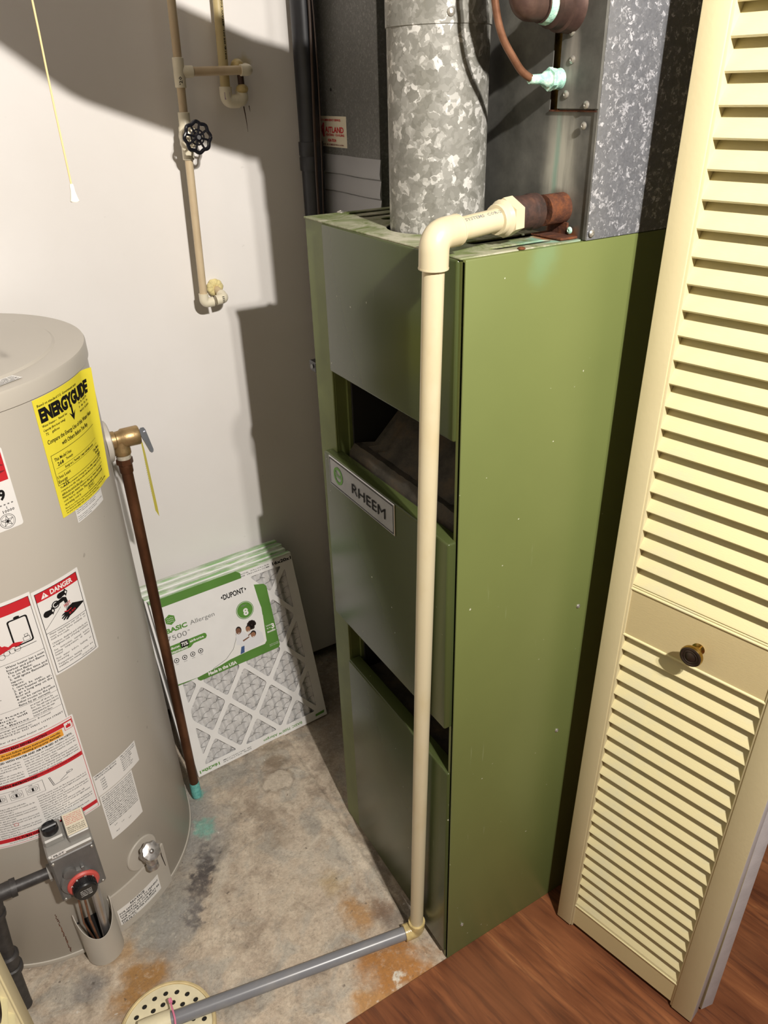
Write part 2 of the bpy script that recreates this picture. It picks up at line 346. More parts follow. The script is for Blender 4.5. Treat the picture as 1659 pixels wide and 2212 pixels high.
def thing(name, label, cat, loc=(0, 0, 0), group=None, kind=None):
    o = bpy.data.objects.new(name, None); o.location = loc; o.empty_display_size = .05; COL.objects.link(o)
    return setp(o, label, cat, group, kind)
def struct(name, bm, mats, label=None, **k):
    o = finish(name, bm, mats, None, **k); o['kind'] = 'structure'
    if label: o['label'] = label
    return o
def B(): return bmesh.new()
def box(bm, x0, x1, y0, y1, z0, z1, bev=0, M=None, mi=0, seg=1):
    r = bmesh.ops.create_cube(bm, size=1); vs = r['verts']
    for v in vs: v.co = Vector(((x0+x1)/2+v.co.x*(x1-x0), (y0+y1)/2+v.co.y*(y1-y0), (z0+z1)/2+v.co.z*(z1-z0)))
    fs = set(f for v in vs for f in v.link_faces)
    if bev:
        es = list(set(e for v in vs for e in v.link_edges))
        r = bmesh.ops.bevel(bm, geom=es, offset=bev, segments=seg, affect='EDGES', profile=.5)
        fs = set(r['faces']) | set(f for f in fs if f.is_valid); vs = list(set(v for f in fs for v in f.verts))
    for f in fs: f.material_index = mi
    if M is not None: bmesh.ops.transform(bm, matrix=M, verts=vs)
    return vs
def fillet(pts, R, n=6):
    pts = [Vector(p) for p in pts]; out = [pts[0]]
    for i in range(1, len(pts)-1):
        a, b, c = pts[i-1], pts[i], pts[i+1]; u = (a-b).normalized(); v = (c-b).normalized()
        ang = u.angle(v); d = min(R/math.tan(ang/2), (a-b).length*.49, (c-b).length*.49) if ang < 3.1 else 0
        if d < 1e-5: out.append(b); continue
        p0, p1 = b+u*d, b+v*d
        for k in range(n+1):
            t = k/n; out.append((1-t)**2*p0+2*t*(1-t)*b+t*t*p1)
    out.append(pts[-1]); return out
def tube(bm, pts, r, seg=20, caps=True, mi=0, inner=None):
    pts = [Vector(p) for p in pts]; n = len(pts)
    rs = r if isinstance(r, (list, tuple)) else [r]*n
    T = []
    for i in range(n):
        a = pts[max(0, i-1)]; b = pts[min(n-1, i+1)]; d = (b-a)
        T.append(d.normalized() if d.length > 1e-9 else (T[-1] if T else Vector((0, 0, 1))))
    up = Vector((0, 0, 1)) if abs(T[0].z) < .9 else Vector((1, 0, 0))
    x = (up-T[0]*up.dot(T[0])).normalized(); rings = []
    for i in range(n):
        x = (x-T[i]*x.dot(T[i])).normalized(); y = T[i].cross(x)
        rings.append([bm.verts.new(pts[i]+(x*math.cos(a)+y*math.sin(a))*rs[i]) for a in [2*PI*k/seg for k in range(seg)]])
    for i in range(n-1):
        for k in range(seg):
            f = bm.faces.new((rings[i][k], rings[i][(k+1) % seg], rings[i+1][(k+1) % seg], rings[i+1][k])); f.material_index = mi
    if caps:
        bm.faces.new(rings[0][::-1]).material_index = mi; bm.faces.new(rings[-1]).material_index = mi
    return rings
def axtube(bm, p, q, prof, seg=24, mi=0):
    """lathe along axis p->q; prof=[(t in metres, radius),...]"""
    p = Vector(p); d = (Vector(q)-p).normalized()
    tube_pts = [p+d*t for t, _ in prof]
    up = Vector((0, 0, 1)) if abs(d.z) < .9 else Vector((1, 0, 0))
    x = (up-d*up.dot(d)).normalized(); y = d.cross(x); rings = []
    for (t, r) in prof:
        if r < 1e-6: rings.append([bm.verts.new(p+d*t)])
        else: rings.append([bm.verts.new(p+d*t+(x*math.cos(a)+y*math.sin(a))*r) for a in [2*PI*k/seg for k in range(seg)]])
    for a, b in zip(rings, rings[1:]):
        for k in range(seg):
            k2 = (k+1) % seg
            if len(a) == 1 and len(b) == 1: continue
            if len(a) == 1: f = bm.faces.new((a[0], b[k2], b[k]))
            elif len(b) == 1: f = bm.faces.new((a[k], a[k2], b[0]))
            else: f = bm.faces.new((a[k], a[k2], b[k2], b[k]))
            f.material_index = mi
    for rg, rev in ((rings[0], True), (rings[-1], False)):
        if len(rg) > 1: bm.faces.new(rg[::-1] if rev else rg).material_index = mi
def hexa(bm, p, d, r, L, mi=0): tube(bm, [Vector(p), Vector(p)+Vector(d).normalized()*L], r, 6, mi=mi)
def elbow(bm, p0, pc, p1, ro, sock, ri=None, seg=22, mi=0):
    """90-degree-ish socket fitting: centre pc, openings at p0 and p1 sides, sock = leg length"""
    pc = Vector(pc); u = (Vector(p0)-pc).normalized(); v = (Vector(p1)-pc).normalized()
    a = pc+u*sock; b = pc+v*sock
    pts = fillet([a, pc, b], ro*1.0, 7)
    tube(bm, pts, ro, seg, mi=mi)
    for q, w in ((a, u), (b, v)): axtube(bm, q-w*.001, q+w*.0012, [(0, ro*1.02), (.0018, ro*1.02)], seg, mi)
def curve_mesh(splines, extrude=0.0, bevel=0.0):
    cu = bpy.data.curves.new('c', 'CURVE'); cu.dimensions = '2D'; cu.fill_mode = 'BOTH'; cu.extrude = extrude; cu.bevel_depth = bevel
    for sp in splines:
        s = cu.splines.new('POLY'); s.points.add(len(sp)-1)
        for p, q in zip(s.points, sp): p.co = (q[0], q[1], 0, 1)
        s.use_cyclic_u = True
    ob = bpy.data.objects.new('c', cu); me = ob.to_mesh(); bm = bmesh.new(); bm.from_mesh(me); ob.to_mesh_clear()
    bpy.data.objects.remove(ob); bpy.data.curves.remove(cu)
    bmesh.ops.remove_doubles(bm, verts=bm.verts[:], dist=1e-6)
    return bm
def rrect(x0, y0, x1, y1, r, n=4):
    out = []
    for cx, cy, a0 in ((x1-r, y1-r, 0), (x0+r, y1-r, 90), (x0+r, y0+r, 180), (x1-r, y0+r, 270)):
        for k in range(n+1):
            a = math.radians(a0+90*k/n); out.append((cx+r*math.cos(a), cy+r*math.sin(a)))
    return out
def circ(cx, cy, r, n=24, ry=None, a0=0): return [(cx+r*math.cos(2*PI*k/n+a0), cy+(ry or r)*math.sin(2*PI*k/n+a0)) for k in range(n)]
def merge(bm, other, M=None, mi=None):
    me = bpy.data.meshes.new('t'); 
    if M is not None: bmesh.ops.transform(other, matrix=M, verts=other.verts[:])
    if mi is not None:
        for f in other.faces: f.material_index = mi
    other.to_mesh(me); other.free(); bm.from_mesh(me); bpy.data.meshes.remove(me)
_tc = {}
def text_geo(s, bold=0.0, res=1):
    k = (s, bold, res)
    if k not in _tc:
        cu = bpy.data.curves.new('t', 'FONT'); cu.body = s; cu.size = 1; cu.resolution_u = res; cu.offset = bold; cu.fill_mode = 'BOTH'
        ob = bpy.data.objects.new('t', cu); me = ob.to_mesh()
        vs = [(v.co.x, v.co.y) for v in me.vertices]; fs = [tuple(p.vertices) for p in me.polygons]
        ob.to_mesh_clear(); bpy.data.objects.remove(ob); bpy.data.curves.remove(cu); _tc[k] = (vs, fs)
    return _tc[k]
class Sheet:
    """flat print laid on a real surface; fn(u,v,h) maps metres on the sheet to space"""
    def __init__(s, fn, step=0.0): s.fn = fn; s.step = step; s.bms = {}
    def _bm(s, key):
        if key not in s.bms: s.bms[key] = bmesh.new()
        return s.bms[key]
    def _add(s, key, sub, h):
        if s.step:
            us = [v.co.x for v in sub.verts]
            if us and max(us)-min(us) > s.step:
                x = min(us)+s.step
                while x < max(us):
                    bmesh.ops.bisect_plane(sub, geom=sub.verts[:]+sub.edges[:]+sub.faces[:], plane_co=(x, 0, 0), plane_no=(1, 0, 0)); x += s.step
        bm = s._bm(key); mp = {}
        for v in sub.verts: mp[v] = bm.verts.new(s.fn(v.co.x, v.co.y, h))
        for f in sub.faces:
            try: bm.faces.new([mp[v] for v in f.verts])
            except ValueError: pass
        sub.free()
    def poly(s, key, pts, h=.0004, holes=()):
        if not holes and len(pts) <= 4:
            sub = bmesh.new(); sub.faces.new([sub.verts.new((p[0], p[1], 0)) for p in pts])
        else:
            sub = curve_mesh([pts]+list(holes))
        s._add(key, sub, h)
    def rect(s, key, u0, v0, u1, v1, h=.0004): s.poly(key, [(u0, v0), (u1, v0), (u1, v1), (u0, v1)], h)
    def frame(s, key, u0, v0, u1, v1, w, h=.0004):
        for a in ((u0, v0, u1, v0+w), (u0, v1-w, u1, v1), (u0, v0+w, u0+w, v1-w), (u1-w, v0+w, u1, v1-w)): s.rect(key, *a, h=h)
    def text(s, key, txt, u, v, size, width=None, h=.0007, bold=0.0, rot=0, align='L', tall=1.0):
        vs, fs = text_geo(txt, bold+.012, 3 if size > .0095 else 1)
        if not vs: return
        x0 = min(p[0] for p in vs); x1 = max(p[0] for p in vs)
        sx = size if width is None else width/(x1-x0)
        off = {'L': 0, 'C': -(x1-x0)*sx/2, 'R': -(x1-x0)*sx}[align]
        sub = bmesh.new(); c, sn = math.cos(rot), math.sin(rot); V = []
        for x, y in vs:
            a, b = off+(x-x0)*sx, y*size*tall; V.append(sub.verts.new((u+a*c-b*sn, v+a*sn+b*c, 0)))
        for f in fs:
            try: sub.faces.new([V[i] for i in f])
            except ValueError: pass
        s._add(key, sub, h)
    def lines(s, key, u0, u1, vtop, pitch, texts, size, h=.0006, bold=0.0):
        def nat(tx): vs = text_geo(tx, bold+.012)[0]; return max(p[0] for p in vs)-min(p[0] for p in vs)
        W_ = {tx: nat(tx) for tx in texts if tx}; mx = max(W_.values()); sc = (u1-u0)/mx
        for i, tx in enumerate(texts):
            if tx: s.text(key, tx, u0, vtop-pitch*(i+1), size, width=(u1-u0) if W_[tx] > .9*mx else W_[tx]*sc, h=h, bold=bold)
    def emit(s, parent, base=None, base_name='sticker', names=None):
        root = parent
        if base: root = part(base_name, s.bms.pop(base), base, parent, smooth=True, angle=60)
        for key, bm in s.bms.items():
            part((names or {}).get(key, 'print'), bm, key, root, smooth=False)['kind'] = 'stuff'
        return root
def plane_fn(O, ux, uy):
    O = Vector(O); ux = Vector(ux).normalized(); uy = Vector(uy).normalized(); n = ux.cross(uy)
    return lambda u, v, h: O+ux*u+uy*v+n*h
def cyl_fn(c, r, th0, z0, lift=None):
    a0 = math.radians(th0)
    def fn(u, v, h):
        a = a0+u/r; rr = r+h+(lift(u, v) if lift else 0)
        return Vector((c[0]+rr*math.cos(a), c[1]+rr*math.sin(a), z0+v))
    return fn
def screw_bm(p, d, r=.0045):
    bm = B(); axtube(bm, p, Vector(p)+Vector(d), [(0, r), (.0012, r), (.0022, r*.75), (.0027, r*.4), (.0020, r*.35), (.0020, 0)], 12); return bm
def lorem(words, n, seedv, up=False):
    r = random.Random(seedv); out = []; L = 0
    while L < n:
        w = r.choice(words); out.append(w); L += len(w)+1
    s = ' '.join(out)[:n]; return s.upper() if up else s

# ------------------------------------------------------------------ the room
WY = .985
bm = B(); box(bm, -1.30, 1.30, WY, WY+.012, .035, 2.6); struct('wall_back', bm, 'drywall', 'white painted drywall at the back of the closet')
bm = B(); box(bm, -1.30, 1.30, WY+.05, WY+.07, -.02, 2.6); box(bm, -1.3, 1.3, WY+.012, WY+.05, 2.5, 2.6); struct('wall_back', bm, 'shade_black', 'stud cavity behind the drywall, its shade painted black')  # black sheet standing in for the shade under the drywall edge
bm = B(); box(bm, -1.32, -1.30, .0, 1.05, -.02, 2.6); struct('wall_left', bm, 'drywall', 'white closet wall on the left')
bm = B(); box(bm, 1.30, 1.32, .0, 1.05, -.02, 2.6); struct('wall_right', bm, 'shade_black', 'closet wall beyond the furnace, its shade painted near black')  # coloured near black in place of the shade on this side
bm = B(); box(bm, -1.32, 1.32, .0, 1.06, 2.5, 2.52); struct('ceiling', bm, 'drywall', 'closet ceiling')
# concrete slab: real relief
bm = B(); NX, NY = 460, 185; X0, X1, Y0, Y1 = -1.3, 1.3, -.003, WY+.05
from mathutils import noise as MN
def slab_z(x, y):
    z = .0035*(MN.fractal(Vector((x*5, y*5, 0)), 1.0, 2.0, 4)) + .0018*MN.noise(Vector((x*30, y*30, 3)))
    q = math.hypot((x+.116)/1.15, y-.606); a = math.atan2(y-.606, x+.116); rr = .036+.008*math.sin(3*a+1)+.005*math.sin(7*a)
    z += .005*(1-min(1, max(0, (q-rr)/.008)))
    k = (x+.30)*.8-(y-.5)*.55+.02*MN.noise(Vector((x*12, y*12, 8))); z += .0065/(1+math.exp(-max(-40, min(40, k/.004)))) if y < .85 else .003
    z += .003*(1-min(1, math.hypot((x+.02)/.09, (y-.17)/.18)))
    f = min(1, max(0, (math.hypot(x+.542, y-.17)-.088)/.03))
    if x > -.03: f = 0
    f *= min(1, max(.15, y/.02))
    z += .0014*MN.noise(Vector((x*70, y*70, 1)))
    return z*f - .004
g = [[bm.verts.new((X0+(X1-X0)*i/NX, Y0+(Y1-Y0)*j/NY, slab_z(X0+(X1-X0)*i/NX, Y0+(Y1-Y0)*j/NY))) for j in range(NY+1)] for i in range(NX+1)]
for i in range(NX):
    for j in range(NY): bm.faces.new((g[i][j], g[i+1][j], g[i+1][j+1], g[i][j+1]))
struct('floor', bm, 'concrete', 'stained worn concrete slab inside the closet', angle=80)
bm = B(); box(bm, -2.2, 2.6, -2.8, -.0022, -.02, .0030, 0)
struct('floor', bm, 'wood_floor', 'reddish brown wood grain floor outside the closet')

# ------------------------------------------------------------------ furnace
H = 1.40; FW = .43; FD = .80
fur = thing('furnace', 'tall avocado green furnace cabinet with three front panels, beside the louvered door', 'furnace', (.3, .2, 0))
bm = B(); box(bm, -.004, FD, -.002, .006, .0, H-.001, .0018, seg=2); box(bm, -.004, .012, .0, .010, .0, H-.004)
part('side_panel', bm, 'green_side', fur)
bm = B(); box(bm, 0, FD, FW-.006, FW, 0, H-.001, .0015); part('side_panel', bm, 'green_flange', fur)
bm = B(); box(bm, -.002, .004, .367, FW, 0, H-.001, .0012); part('front_flange', bm, 'green_flange', fur)
bm = B(); box(bm, .022, .028, .36, .372, 0, H-.01); box(bm, .002, .028, .366, .370, 0, H-.01); part('inner_flange', bm, 'green_flange', fur)
# top with slots and flue opening
def slot(x0, x1, y0, y1): return rrect(x0, y0, x1, y1, min((y1-y0)/2.01, .01), 4)
holes = [slot(.06, .176, .394, .414), slot(.06, .176, .352, .372), slot(.075, .176, .310, .330), slot(.056, .176, .066, .086), slot(.056, .150, .022, .036), circ(.104, .215, .0725, 40)]
bm = curve_mesh([rrect(-.006, .006, .184, FW-.002, .003)]+holes, extrude=.0012)
bmesh.ops.transform(bm, matrix=Matrix.Translation((0, 0, H-.0012)), verts=bm.verts[:])
part('top_panel', bm, 'green_top', fur, smooth=False)
bm = B(); box(bm, .184, FD, .004, FW-.004, H-.004, H-.001); part('top_plate', bm, 'green_top', fur)
for y in (.383, .341, .051):
    bm = B(); tube(bm, [(.06, y, H-.010), (.176, y, H-.010)], .007, 8); part('louver_bar', bm, 'green_shaded', fur)
bm = B(); box(bm, .03, .78, .02, .41, H-.09, H-.085); part('inner_deck', bm, 'shade_black', fur)
# doors
def door_bm(x0, y0, y1, z0, z1, d=.028, lip=.01):
    bm = B(); box(bm, x0, x0+d, y0, y1, z0, z1, .0035, seg=3); return bm
o = part('upper_door', door_bm(-.008, .010, .363, 1.164, H-.002), 'green_shaded', fur)
o = part('middle_door', door_bm(-.018, .004, .388, .654, 1.012), 'green_shaded', fur)
o = part('lower_door', door_bm(-.008, .006, .363, .018, .541), 'green_shaded', fur)
# rusted lip and shield behind the openings
bm = B()
NU, NV = 30, 14; prof = [(.012, .985), (.016, 1.016), (.026, 1.028), (.040, 1.026), (.052, 1.034), (.12, 1.10), (.20, 1.18), (.28, 1.26)]
for a, (x, z) in enumerate(prof): pass
vv = [[bm.verts.new((x+.0015*MN.noise(Vector((u*30, x*80, 1))), .012+(.352-.012)*u/NU if a < 4 else .012+(.325-.012)*u/NU, z+.003*MN.noise(Vector((u*.9, x*50, 5))))) for u in range(NU+1)] for a, (x, z) in enumerate(prof)]
for a in range(len(prof)-1):
    for u in range(NU): bm.faces.new((vv[a][u], vv[a][u+1], vv[a+1][u+1], vv[a+1][u]))
setp(part('burner_shield', bm, 'rusty_shield', fur), 'rusty sloped burner shield behind the upper opening')
bm = B(); box(bm, .03, .26, .010, .36, .60, .606); box(bm, .10, .106, .010, .36, .30, .60); box(bm, .03, .26, .01, .36, .50, .506)
M = Matrix.Translation((.03, 0, .60)) @ Matrix.Rotation(math.radians(-32), 4, 'Y')
part('burner_box', bm, 'rusty_shield', fur)
bm = B(); box(bm, .30, .306, .008, .36, .05, 1.38); box(bm, .028, .30, .355, .361, .05, 1.38); part('inner_wall', bm, 'shade_black', fur)
bm = B(); box(bm, -.002, .05, .43, .455, 1.140, 1.158, .001)
axtube(bm, (-.0035, .443, 1.149), (-1, .443, 1.149), [(0, .004), (.0008, .004)], 12, mi=1)
part('bracket', bm, ['black_plastic', 'print_grey'], fur)
for p in ((.251, -.002, .801), (.235, -.002, .52), (.03, -.002, .09)): part('screw', screw_bm(p, (0, -1, 0), .004), 'screw_steel', fur)
part('screw', screw_bm((.085, .006, H), (0, 0, 1), .005), 'rust', fur)
part('screw', screw_bm((.06, .425, H), (0, 0, 1), .006), 'screw_steel', fur)
# nameplate
sh = Sheet(plane_fn((-.0182, .366, .955), (0, -1, 0), (0, 0, 1)))
bw, bh = .221, .057
bmn = B(); box(bmn, -.0200, -.0182, .145, .366, .955, 1.012, .0008)
plate = setp(part('nameplate', bmn, 'steel', fur), 'brushed metal nameplate with black lettering')
sh = Sheet(plane_fn((-.0201, .366, .955), (0, -1, 0), (0, 0, 1)))
sh.frame('print_black', .003, .003, bw-.003, bh-.003, .0012)
sh.text('print_black', 'RHEEM', .084, .018, .027, width=.110, bold=-.012, tall=1.0)
sh.poly('print_green', circ(.034, .0285, .0165, 32), holes=[circ(.034, .0285, .0115, 24)])
sh.text('print_green', 'Rheem', .034, .0255, .009, width=.021, bold=.01, align='C', tall=1.5)
sh.emit(plate, names={'print_black': 'lettering', 'print_green': 'emblem'})

# ------------------------------------------------------------------ flue pipe of the furnace
fl = thing('vent_pipe', 'round galvanised vent pipe with bright spangle rising from the furnace top', 'vent pipe', (.104, .215, H))
fc = (.104, .215)
bm = B(); axtube(bm, (fc[0], fc[1], H-.06), (fc[0], fc[1], 3), [(0, .0668), (.06, .0668), (.302, .0668)], 64); part('lower_section', bm, 'galvanised_bright', fl)
bm = B(); axtube(bm, (fc[0], fc[1], 1.640), (fc[0], fc[1], 3), [(0, .0672), (.0006, .0682), (.07, .0682)], 64)
part('upper_section', bm, 'galvanised_bright', fl)
path = fillet([(fc[0], fc[1], 1.70), (fc[0], .212, 1.775), (.02, .20, 1.797), (-.17, .20, 1.868), (-.30, .22, 1.965), (-.62, .45, 2.15), (-.62, .45, 2.5)], .07, 5)
bm = B(); tube(bm, path, .072, 36); part('connector', bm, 'galvanised_bright', fl)
d = Vector((-.57, -.82, 0)); d2 = Matrix.Rotation(math.radians(13), 3, 'Z') @ d
part('screw', screw_bm(Vector((fc[0], fc[1], 1.652))+d2*.0682, d2, .005), 'screw_steel', fl)
bm = B(); box(bm, fc[0]+.0668*math.cos(.0), fc[0]+.0668, fc[1]-.001, fc[1]+.001, 1.4, 1.64); bm.free()

# ------------------------------------------------------------------ coil cabinet above the furnace
PX = .184
cc = thing('coil_cabinet', 'sheet metal cooling coil cabinet on top of the furnace, streaked and rusty', 'duct', (.4, .2, H))
ho = [rrect(.068, 1.545, .084, 1.80, .0005, 1)]
bm = curve_mesh([rrect(.0, H, .424, 2.5, .0005, 1)]+ho, extrude=.0008)
bmesh.ops.transform(bm, matrix=Matrix(((0, 0, -1, PX+.0008), (1, 0, 0, 0), (0, 1, 0, 0), (0, 0, 0, 1))), verts=bm.verts[:])
part('front_panel', bm, 'plenum_front', cc, smooth=False)
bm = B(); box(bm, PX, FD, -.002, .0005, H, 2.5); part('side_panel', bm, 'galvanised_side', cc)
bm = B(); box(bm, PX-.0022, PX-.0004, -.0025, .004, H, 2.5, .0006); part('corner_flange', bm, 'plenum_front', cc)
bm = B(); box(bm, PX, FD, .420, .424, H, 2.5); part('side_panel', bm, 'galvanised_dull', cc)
bm = B(); box(bm, PX+.012, PX+.02, .05, .10, 1.53, 1.82); setp(part('insulation', bm, 'insulation_yellow', cc), 'yellowish insulation showing in the rusty slot')
bm = B(); box(bm, PX-.0022, PX+.004, .0665, .068, 1.545, 1.80); box(bm, PX-.0024, PX-.0006, .0, .082, 1.5435, 1.5455); part('seam', bm, 'rust', cc)
bm = B(); box(bm, PX-.0040, PX-.0010, -.002, .067, 1.5465, 1.80, .0006); part('cover_plate', bm, 'plenum_front', cc)
bm = B(); box(bm, PX-.030, PX-.001, .012, .070, H+.0005, H+.0035, .001); box(bm, PX-.004, PX-.001, .030, .068, H, H+.018, .001); part('drip_flange', bm, 'rust', cc)
for (y, z) in ((.050, 1.626), (.046, 1.598), (.052, 1.562), (.016, 1.551), (.017, 1.529)): part('screw', screw_bm((PX-.004, y, z), (-1, 0, 0), .0045), 'screw_steel', cc)
part('screw', screw_bm((PX-.003, .026, 1.409), (-1, 0, 0), .0045), 'verdigris', cc)
part('screw', screw_bm((PX+.006, -.0035, 1.408), (0, -1, 0), .0045), 'screw_steel', cc)
# condensate line
dp = thing('condensate_pipe', 'cream plastic drain pipe standing in front of the green furnace, grey leg on the floor', 'pipe', (-.03, .07, 0))
zd = 1.434; yd = .047
bm = B(); axtube(bm, (PX+.01, yd, zd), (-1, yd-.04, zd-.008), [(0, .0185), (.012, .019), (.045, .019)], 20); part('nipple', bm, 'rust', dp)
bm = B(); axtube(bm, (.140, yd, zd), (-1, yd-.03, zd-.005), [(0, .0195), (.001, .0215), (.012, .022), (.014, .0205), (.046, .0205), (.048, .0195)], 24); part('coupling', bm, 'iron_dark_rust', dp)
top = Vector((-.036, .0165, 1.427)); bot = Vector((-.029, .076, .0215))
a = Vector((.096, .0405, 1.433)); dirx = (top-a).normalized()
bm = B(); hexa(bm, a, dirx, .0235, .016); axtube(bm, a+dirx*.016, a+dirx, [(0, .0205), (.002, .022), (.006, .0185), (.012, .0185), (.014, .0175)], 22); part('adapter', bm, 'pvc_cream', dp)
bm = B(); tube(bm, [a+dirx*.01, top], .0134, 22); part('pipe', bm, 'pvc_cream', dp)
bm = B(); elbow(bm, a, top, bot, .0178, .036); part('elbow', bm, 'pvc_cream', dp)
bm = B(); tube(bm, [top, top.lerp(bot, .5), bot], .0134, 24); part('pipe', bm, 'pvc_cream', dp)
gend = Vector((-.533, .177, .0165))
bm = B(); elbow(bm, top, bot-Vector((0, 0, .003)), gend, .0172, .027); o = part('elbow', bm, ['adhesive'], dp); setp(o, 'glue smeared elbow at the floor')
bm = B(); q = bot-Vector((0, 0, .004)); tube(bm, [q.lerp(gend, .02), q.lerp(gend, .5), gend], .0136, 22); setp(part('pipe', bm, 'pvc_grey', dp), 'grey plastic pipe lying on the floor')
bm = B(); dg = (gend-q).normalized(); axtube(bm, gend-dg*.012, gend, [(0, .0146), (.0135, .0150)], 22); part('collar', bm, 'pvc_grey', dp)
bm = B(); axtube(bm, gend-dg*.004, gend+dg, [(0, .0185), (.045, .0185), (.06, .0175)], 22); part('coupling', bm, 'drain_cream', dp)
sh = Sheet(lambda u, v, h: a+dirx*(.092-u)+Vector((0, 0, 1))*((.0135+h)*math.sin(math.radians(62)+v/.0135))+Vector((dirx.y, -dirx.x, 0)).normalized()*-1*((.0135+h)*math.cos(math.radians(62)+v/.0135)))
sh.text('print_grey', 'SYSTEMS  COR-2', .0, -.004, .006, h=.0002, width=.062); sh.emit(dp, names={'print_grey': 'lettering'})
# pink tie
zt = thing('zip_tie', 'small pink plastic tie looped round the grey pipe over the floor drain', 'tie', (-.515, .18, .03))
bm = B(); tube(bm, fillet([(-.521, .203, .0305), (-.522, .190, .0335), (-.523, .166, .0345), (-.528, .15, .018), (-.535, .12, .010)], .01, 4), [.0022]*2+[.0018]*100 if False else .0019, 8); part('strap', bm, 'pink_plastic', zt)
bm = B(); box(bm, -.5245, -.5175, .198, .208, .028, .033, .001); part('buckle', bm, 'pink_plastic', zt)

# suction line and small copper tube
sl = thing('suction_line', 'thick brown copper elbow line entering the coil cabinet near the top', 'pipe', (PX, .059, 1.66))
bm = B(); axtube(bm, (PX+.004, .056, 1.652), (-1, .030, 1.652), [(0, .028), (.010, .028), (.011, .0275), (.026, .0270), (.028, .024), (.040, .0235), (.043, .0185), (.056, .018)], 28); part('reducer', bm, 'copper_brown', sl)
pp = fillet([(PX-.05, .0546, 1.652), (.108, .053, 1.651), (.095, .052, 1.68), (.092, .052, 2.1)], .03, 8)
bm = B(); tube(bm, pp, .0145, 22); part('pipe', bm, 'copper_brown', sl)
bm = B(); tube(bm, fillet([(PX-.054, .0545, 1.652), (.108, .053, 1.6512), (.0955, .052, 1.70)], .028, 8), .0165, 22); part('elbow', bm, 'copper_brown', sl)
bm = B(); axtube(bm, (PX-.040, .0547, 1.652), (-1, .03, 1.652), [(0, .0190), (.002, .0200), (.006, .0192), (.010, .0180)], 24); part('solder_ring', bm, 'verdigris', sl)
ct = thing('copper_tube', 'thin curved copper tube with green corroded brass fitting on the coil cabinet', 'pipe', (PX, .066, 1.58))
pts = [(.135, .066, 1.580), (.120, .066, 1.588), (.105, .066, 1.603), (.092, .066, 1.618), (.083, .066, 1.635), (.077, .066, 1.655), (.073, .066, 1.68), (.070, .066, 1.74), (.070, .066, 2.1)]
P2 = []
for i in range(len(pts)-1):
    p0, p1, p2, p3 = [Vector(pts[max(0, min(len(pts)-1, k))]) for k in (i-1, i, i+1, i+2)]
    for k in range(5):
        t_ = k/5; P2.append(.5*((2*p1)+(-p0+p2)*t_+(2*p0-5*p1+4*p2-p3)*t_*t_+(-p0+3*p1-3*p2+p3)*t_**3))
P2.append(Vector(pts[-1]))
bm = B(); tube(bm, [Vector((.158, .066, 1.578)), Vector((.146, .066, 1.578))]+P2, .0043, 12); part('tube', bm, 'copper_tube', ct)
bm = B(); axtube(bm, (.163, .066, 1.5785), (-1, .066, 1.60), [(0, .0092), (.006, .0090), (.010, .0062), (.016, .0056), (.030, .0049)], 16); part('flare_nut', bm, 'verdigris', ct)
bm = B(); hexa(bm, (.162, .066, 1.5785), (1, 0, 0), .0128, .006); axtube(bm, (.168, .066, 1.5785), (1, .066, 1.5785), [(0, .0105), (.003, .0118), (.006, .0108), (.012, .0118), (.018, .0118)], 18); part('fitting', bm, 'verdigris', ct)

# ------------------------------------------------------------------ return duct on the left, black stack, cables
rd = thing('return_duct', 'dull grey sheet metal duct between the furnace and the back wall', 'duct', (.45, .84, .0))
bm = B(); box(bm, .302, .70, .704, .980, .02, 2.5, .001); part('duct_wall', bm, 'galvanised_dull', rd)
for (z0, z1) in ((1.4085, 1.447), (1.372, 1.4075), (1.28, 1.371)):
    bm = B(); n = 18; prof = [(z0, -.0004), (z0+.002, -.0035), (z0+(z1-z0)*.3, -.0042), (z1-.012, -.0022), (z1, -.0006)]
    rows = []
    for k in range(n+1):
        y_ = .700+.275*k/n
        rows.append([bm.verts.new((.3015+dx+.0012*MN.noise(Vector((y_*16, z_*30, 2))), y_, z_+.0022*MN.noise(Vector((y_*11, z_*7, 5))))) for z_, dx in prof]+[bm.verts.new((.3019, y_, z1)), bm.verts.new((.3019, y_, z0))])
    for a, b in zip(rows, rows[1:]):
        for k in range(7): bm.faces.new((a[k], a[(k+1) % 7], b[(k+1) % 7], b[k]))
    bm.faces.new(rows[0]); bm.faces.new(rows[-1][::-1])
    part('tape_band', bm, 'tape_white', rd)
sh = Sheet(plane_fn((.3017, .984, 1.462), (0, -1, 0), (0, 0, 1)))
w_, h_ = .145, .060
sh.rect('paper_cream', 0, 0, w_, h_, h=.0)
sh.text('print_red', '24 HOUR EMERGENCY SERVICE', .012, .0505, .0058, width=.108, bold=.015)
sh.text('print_red', 'M', .014, .021, .036, width=.030, bold=.03)
sh.text('print_red', 'AITLAND', .047, .0285, .0155, width=.085, bold=.015)
sh.text('print_red', 'HEATING · COOLING', .050, .0215, .0065, width=.084, bold=.015)
sh.text('print_red', '828-7524', .058, .0105, .0075, width=.038, bold=.02)
sh.text('print_dark_red', 'EMPIRE AVE.  BLOOMINGTON, IL 61701', .012, .0030, .0045, width=.118, bold=.01)
st_ = sh.emit(rd, 'paper_cream', 'sticker', {'print_red': 'lettering', 'print_dark_red': 'lettering'}); st_['label'] = 'cream service sticker with red lettering'
bm = B(); axtube(bm, (.301, .90, 1.572), (0, .90, 1.572), [(0, .003), (.0006, .003)], 10); part('rivet_hole', bm, 'shade_black', rd)
bs = thing('black_drain_stack', 'vertical black plastic pipe with coupling between back wall and grey duct', 'pipe', (.265, .945, 0))
BX, BY = .268, .945
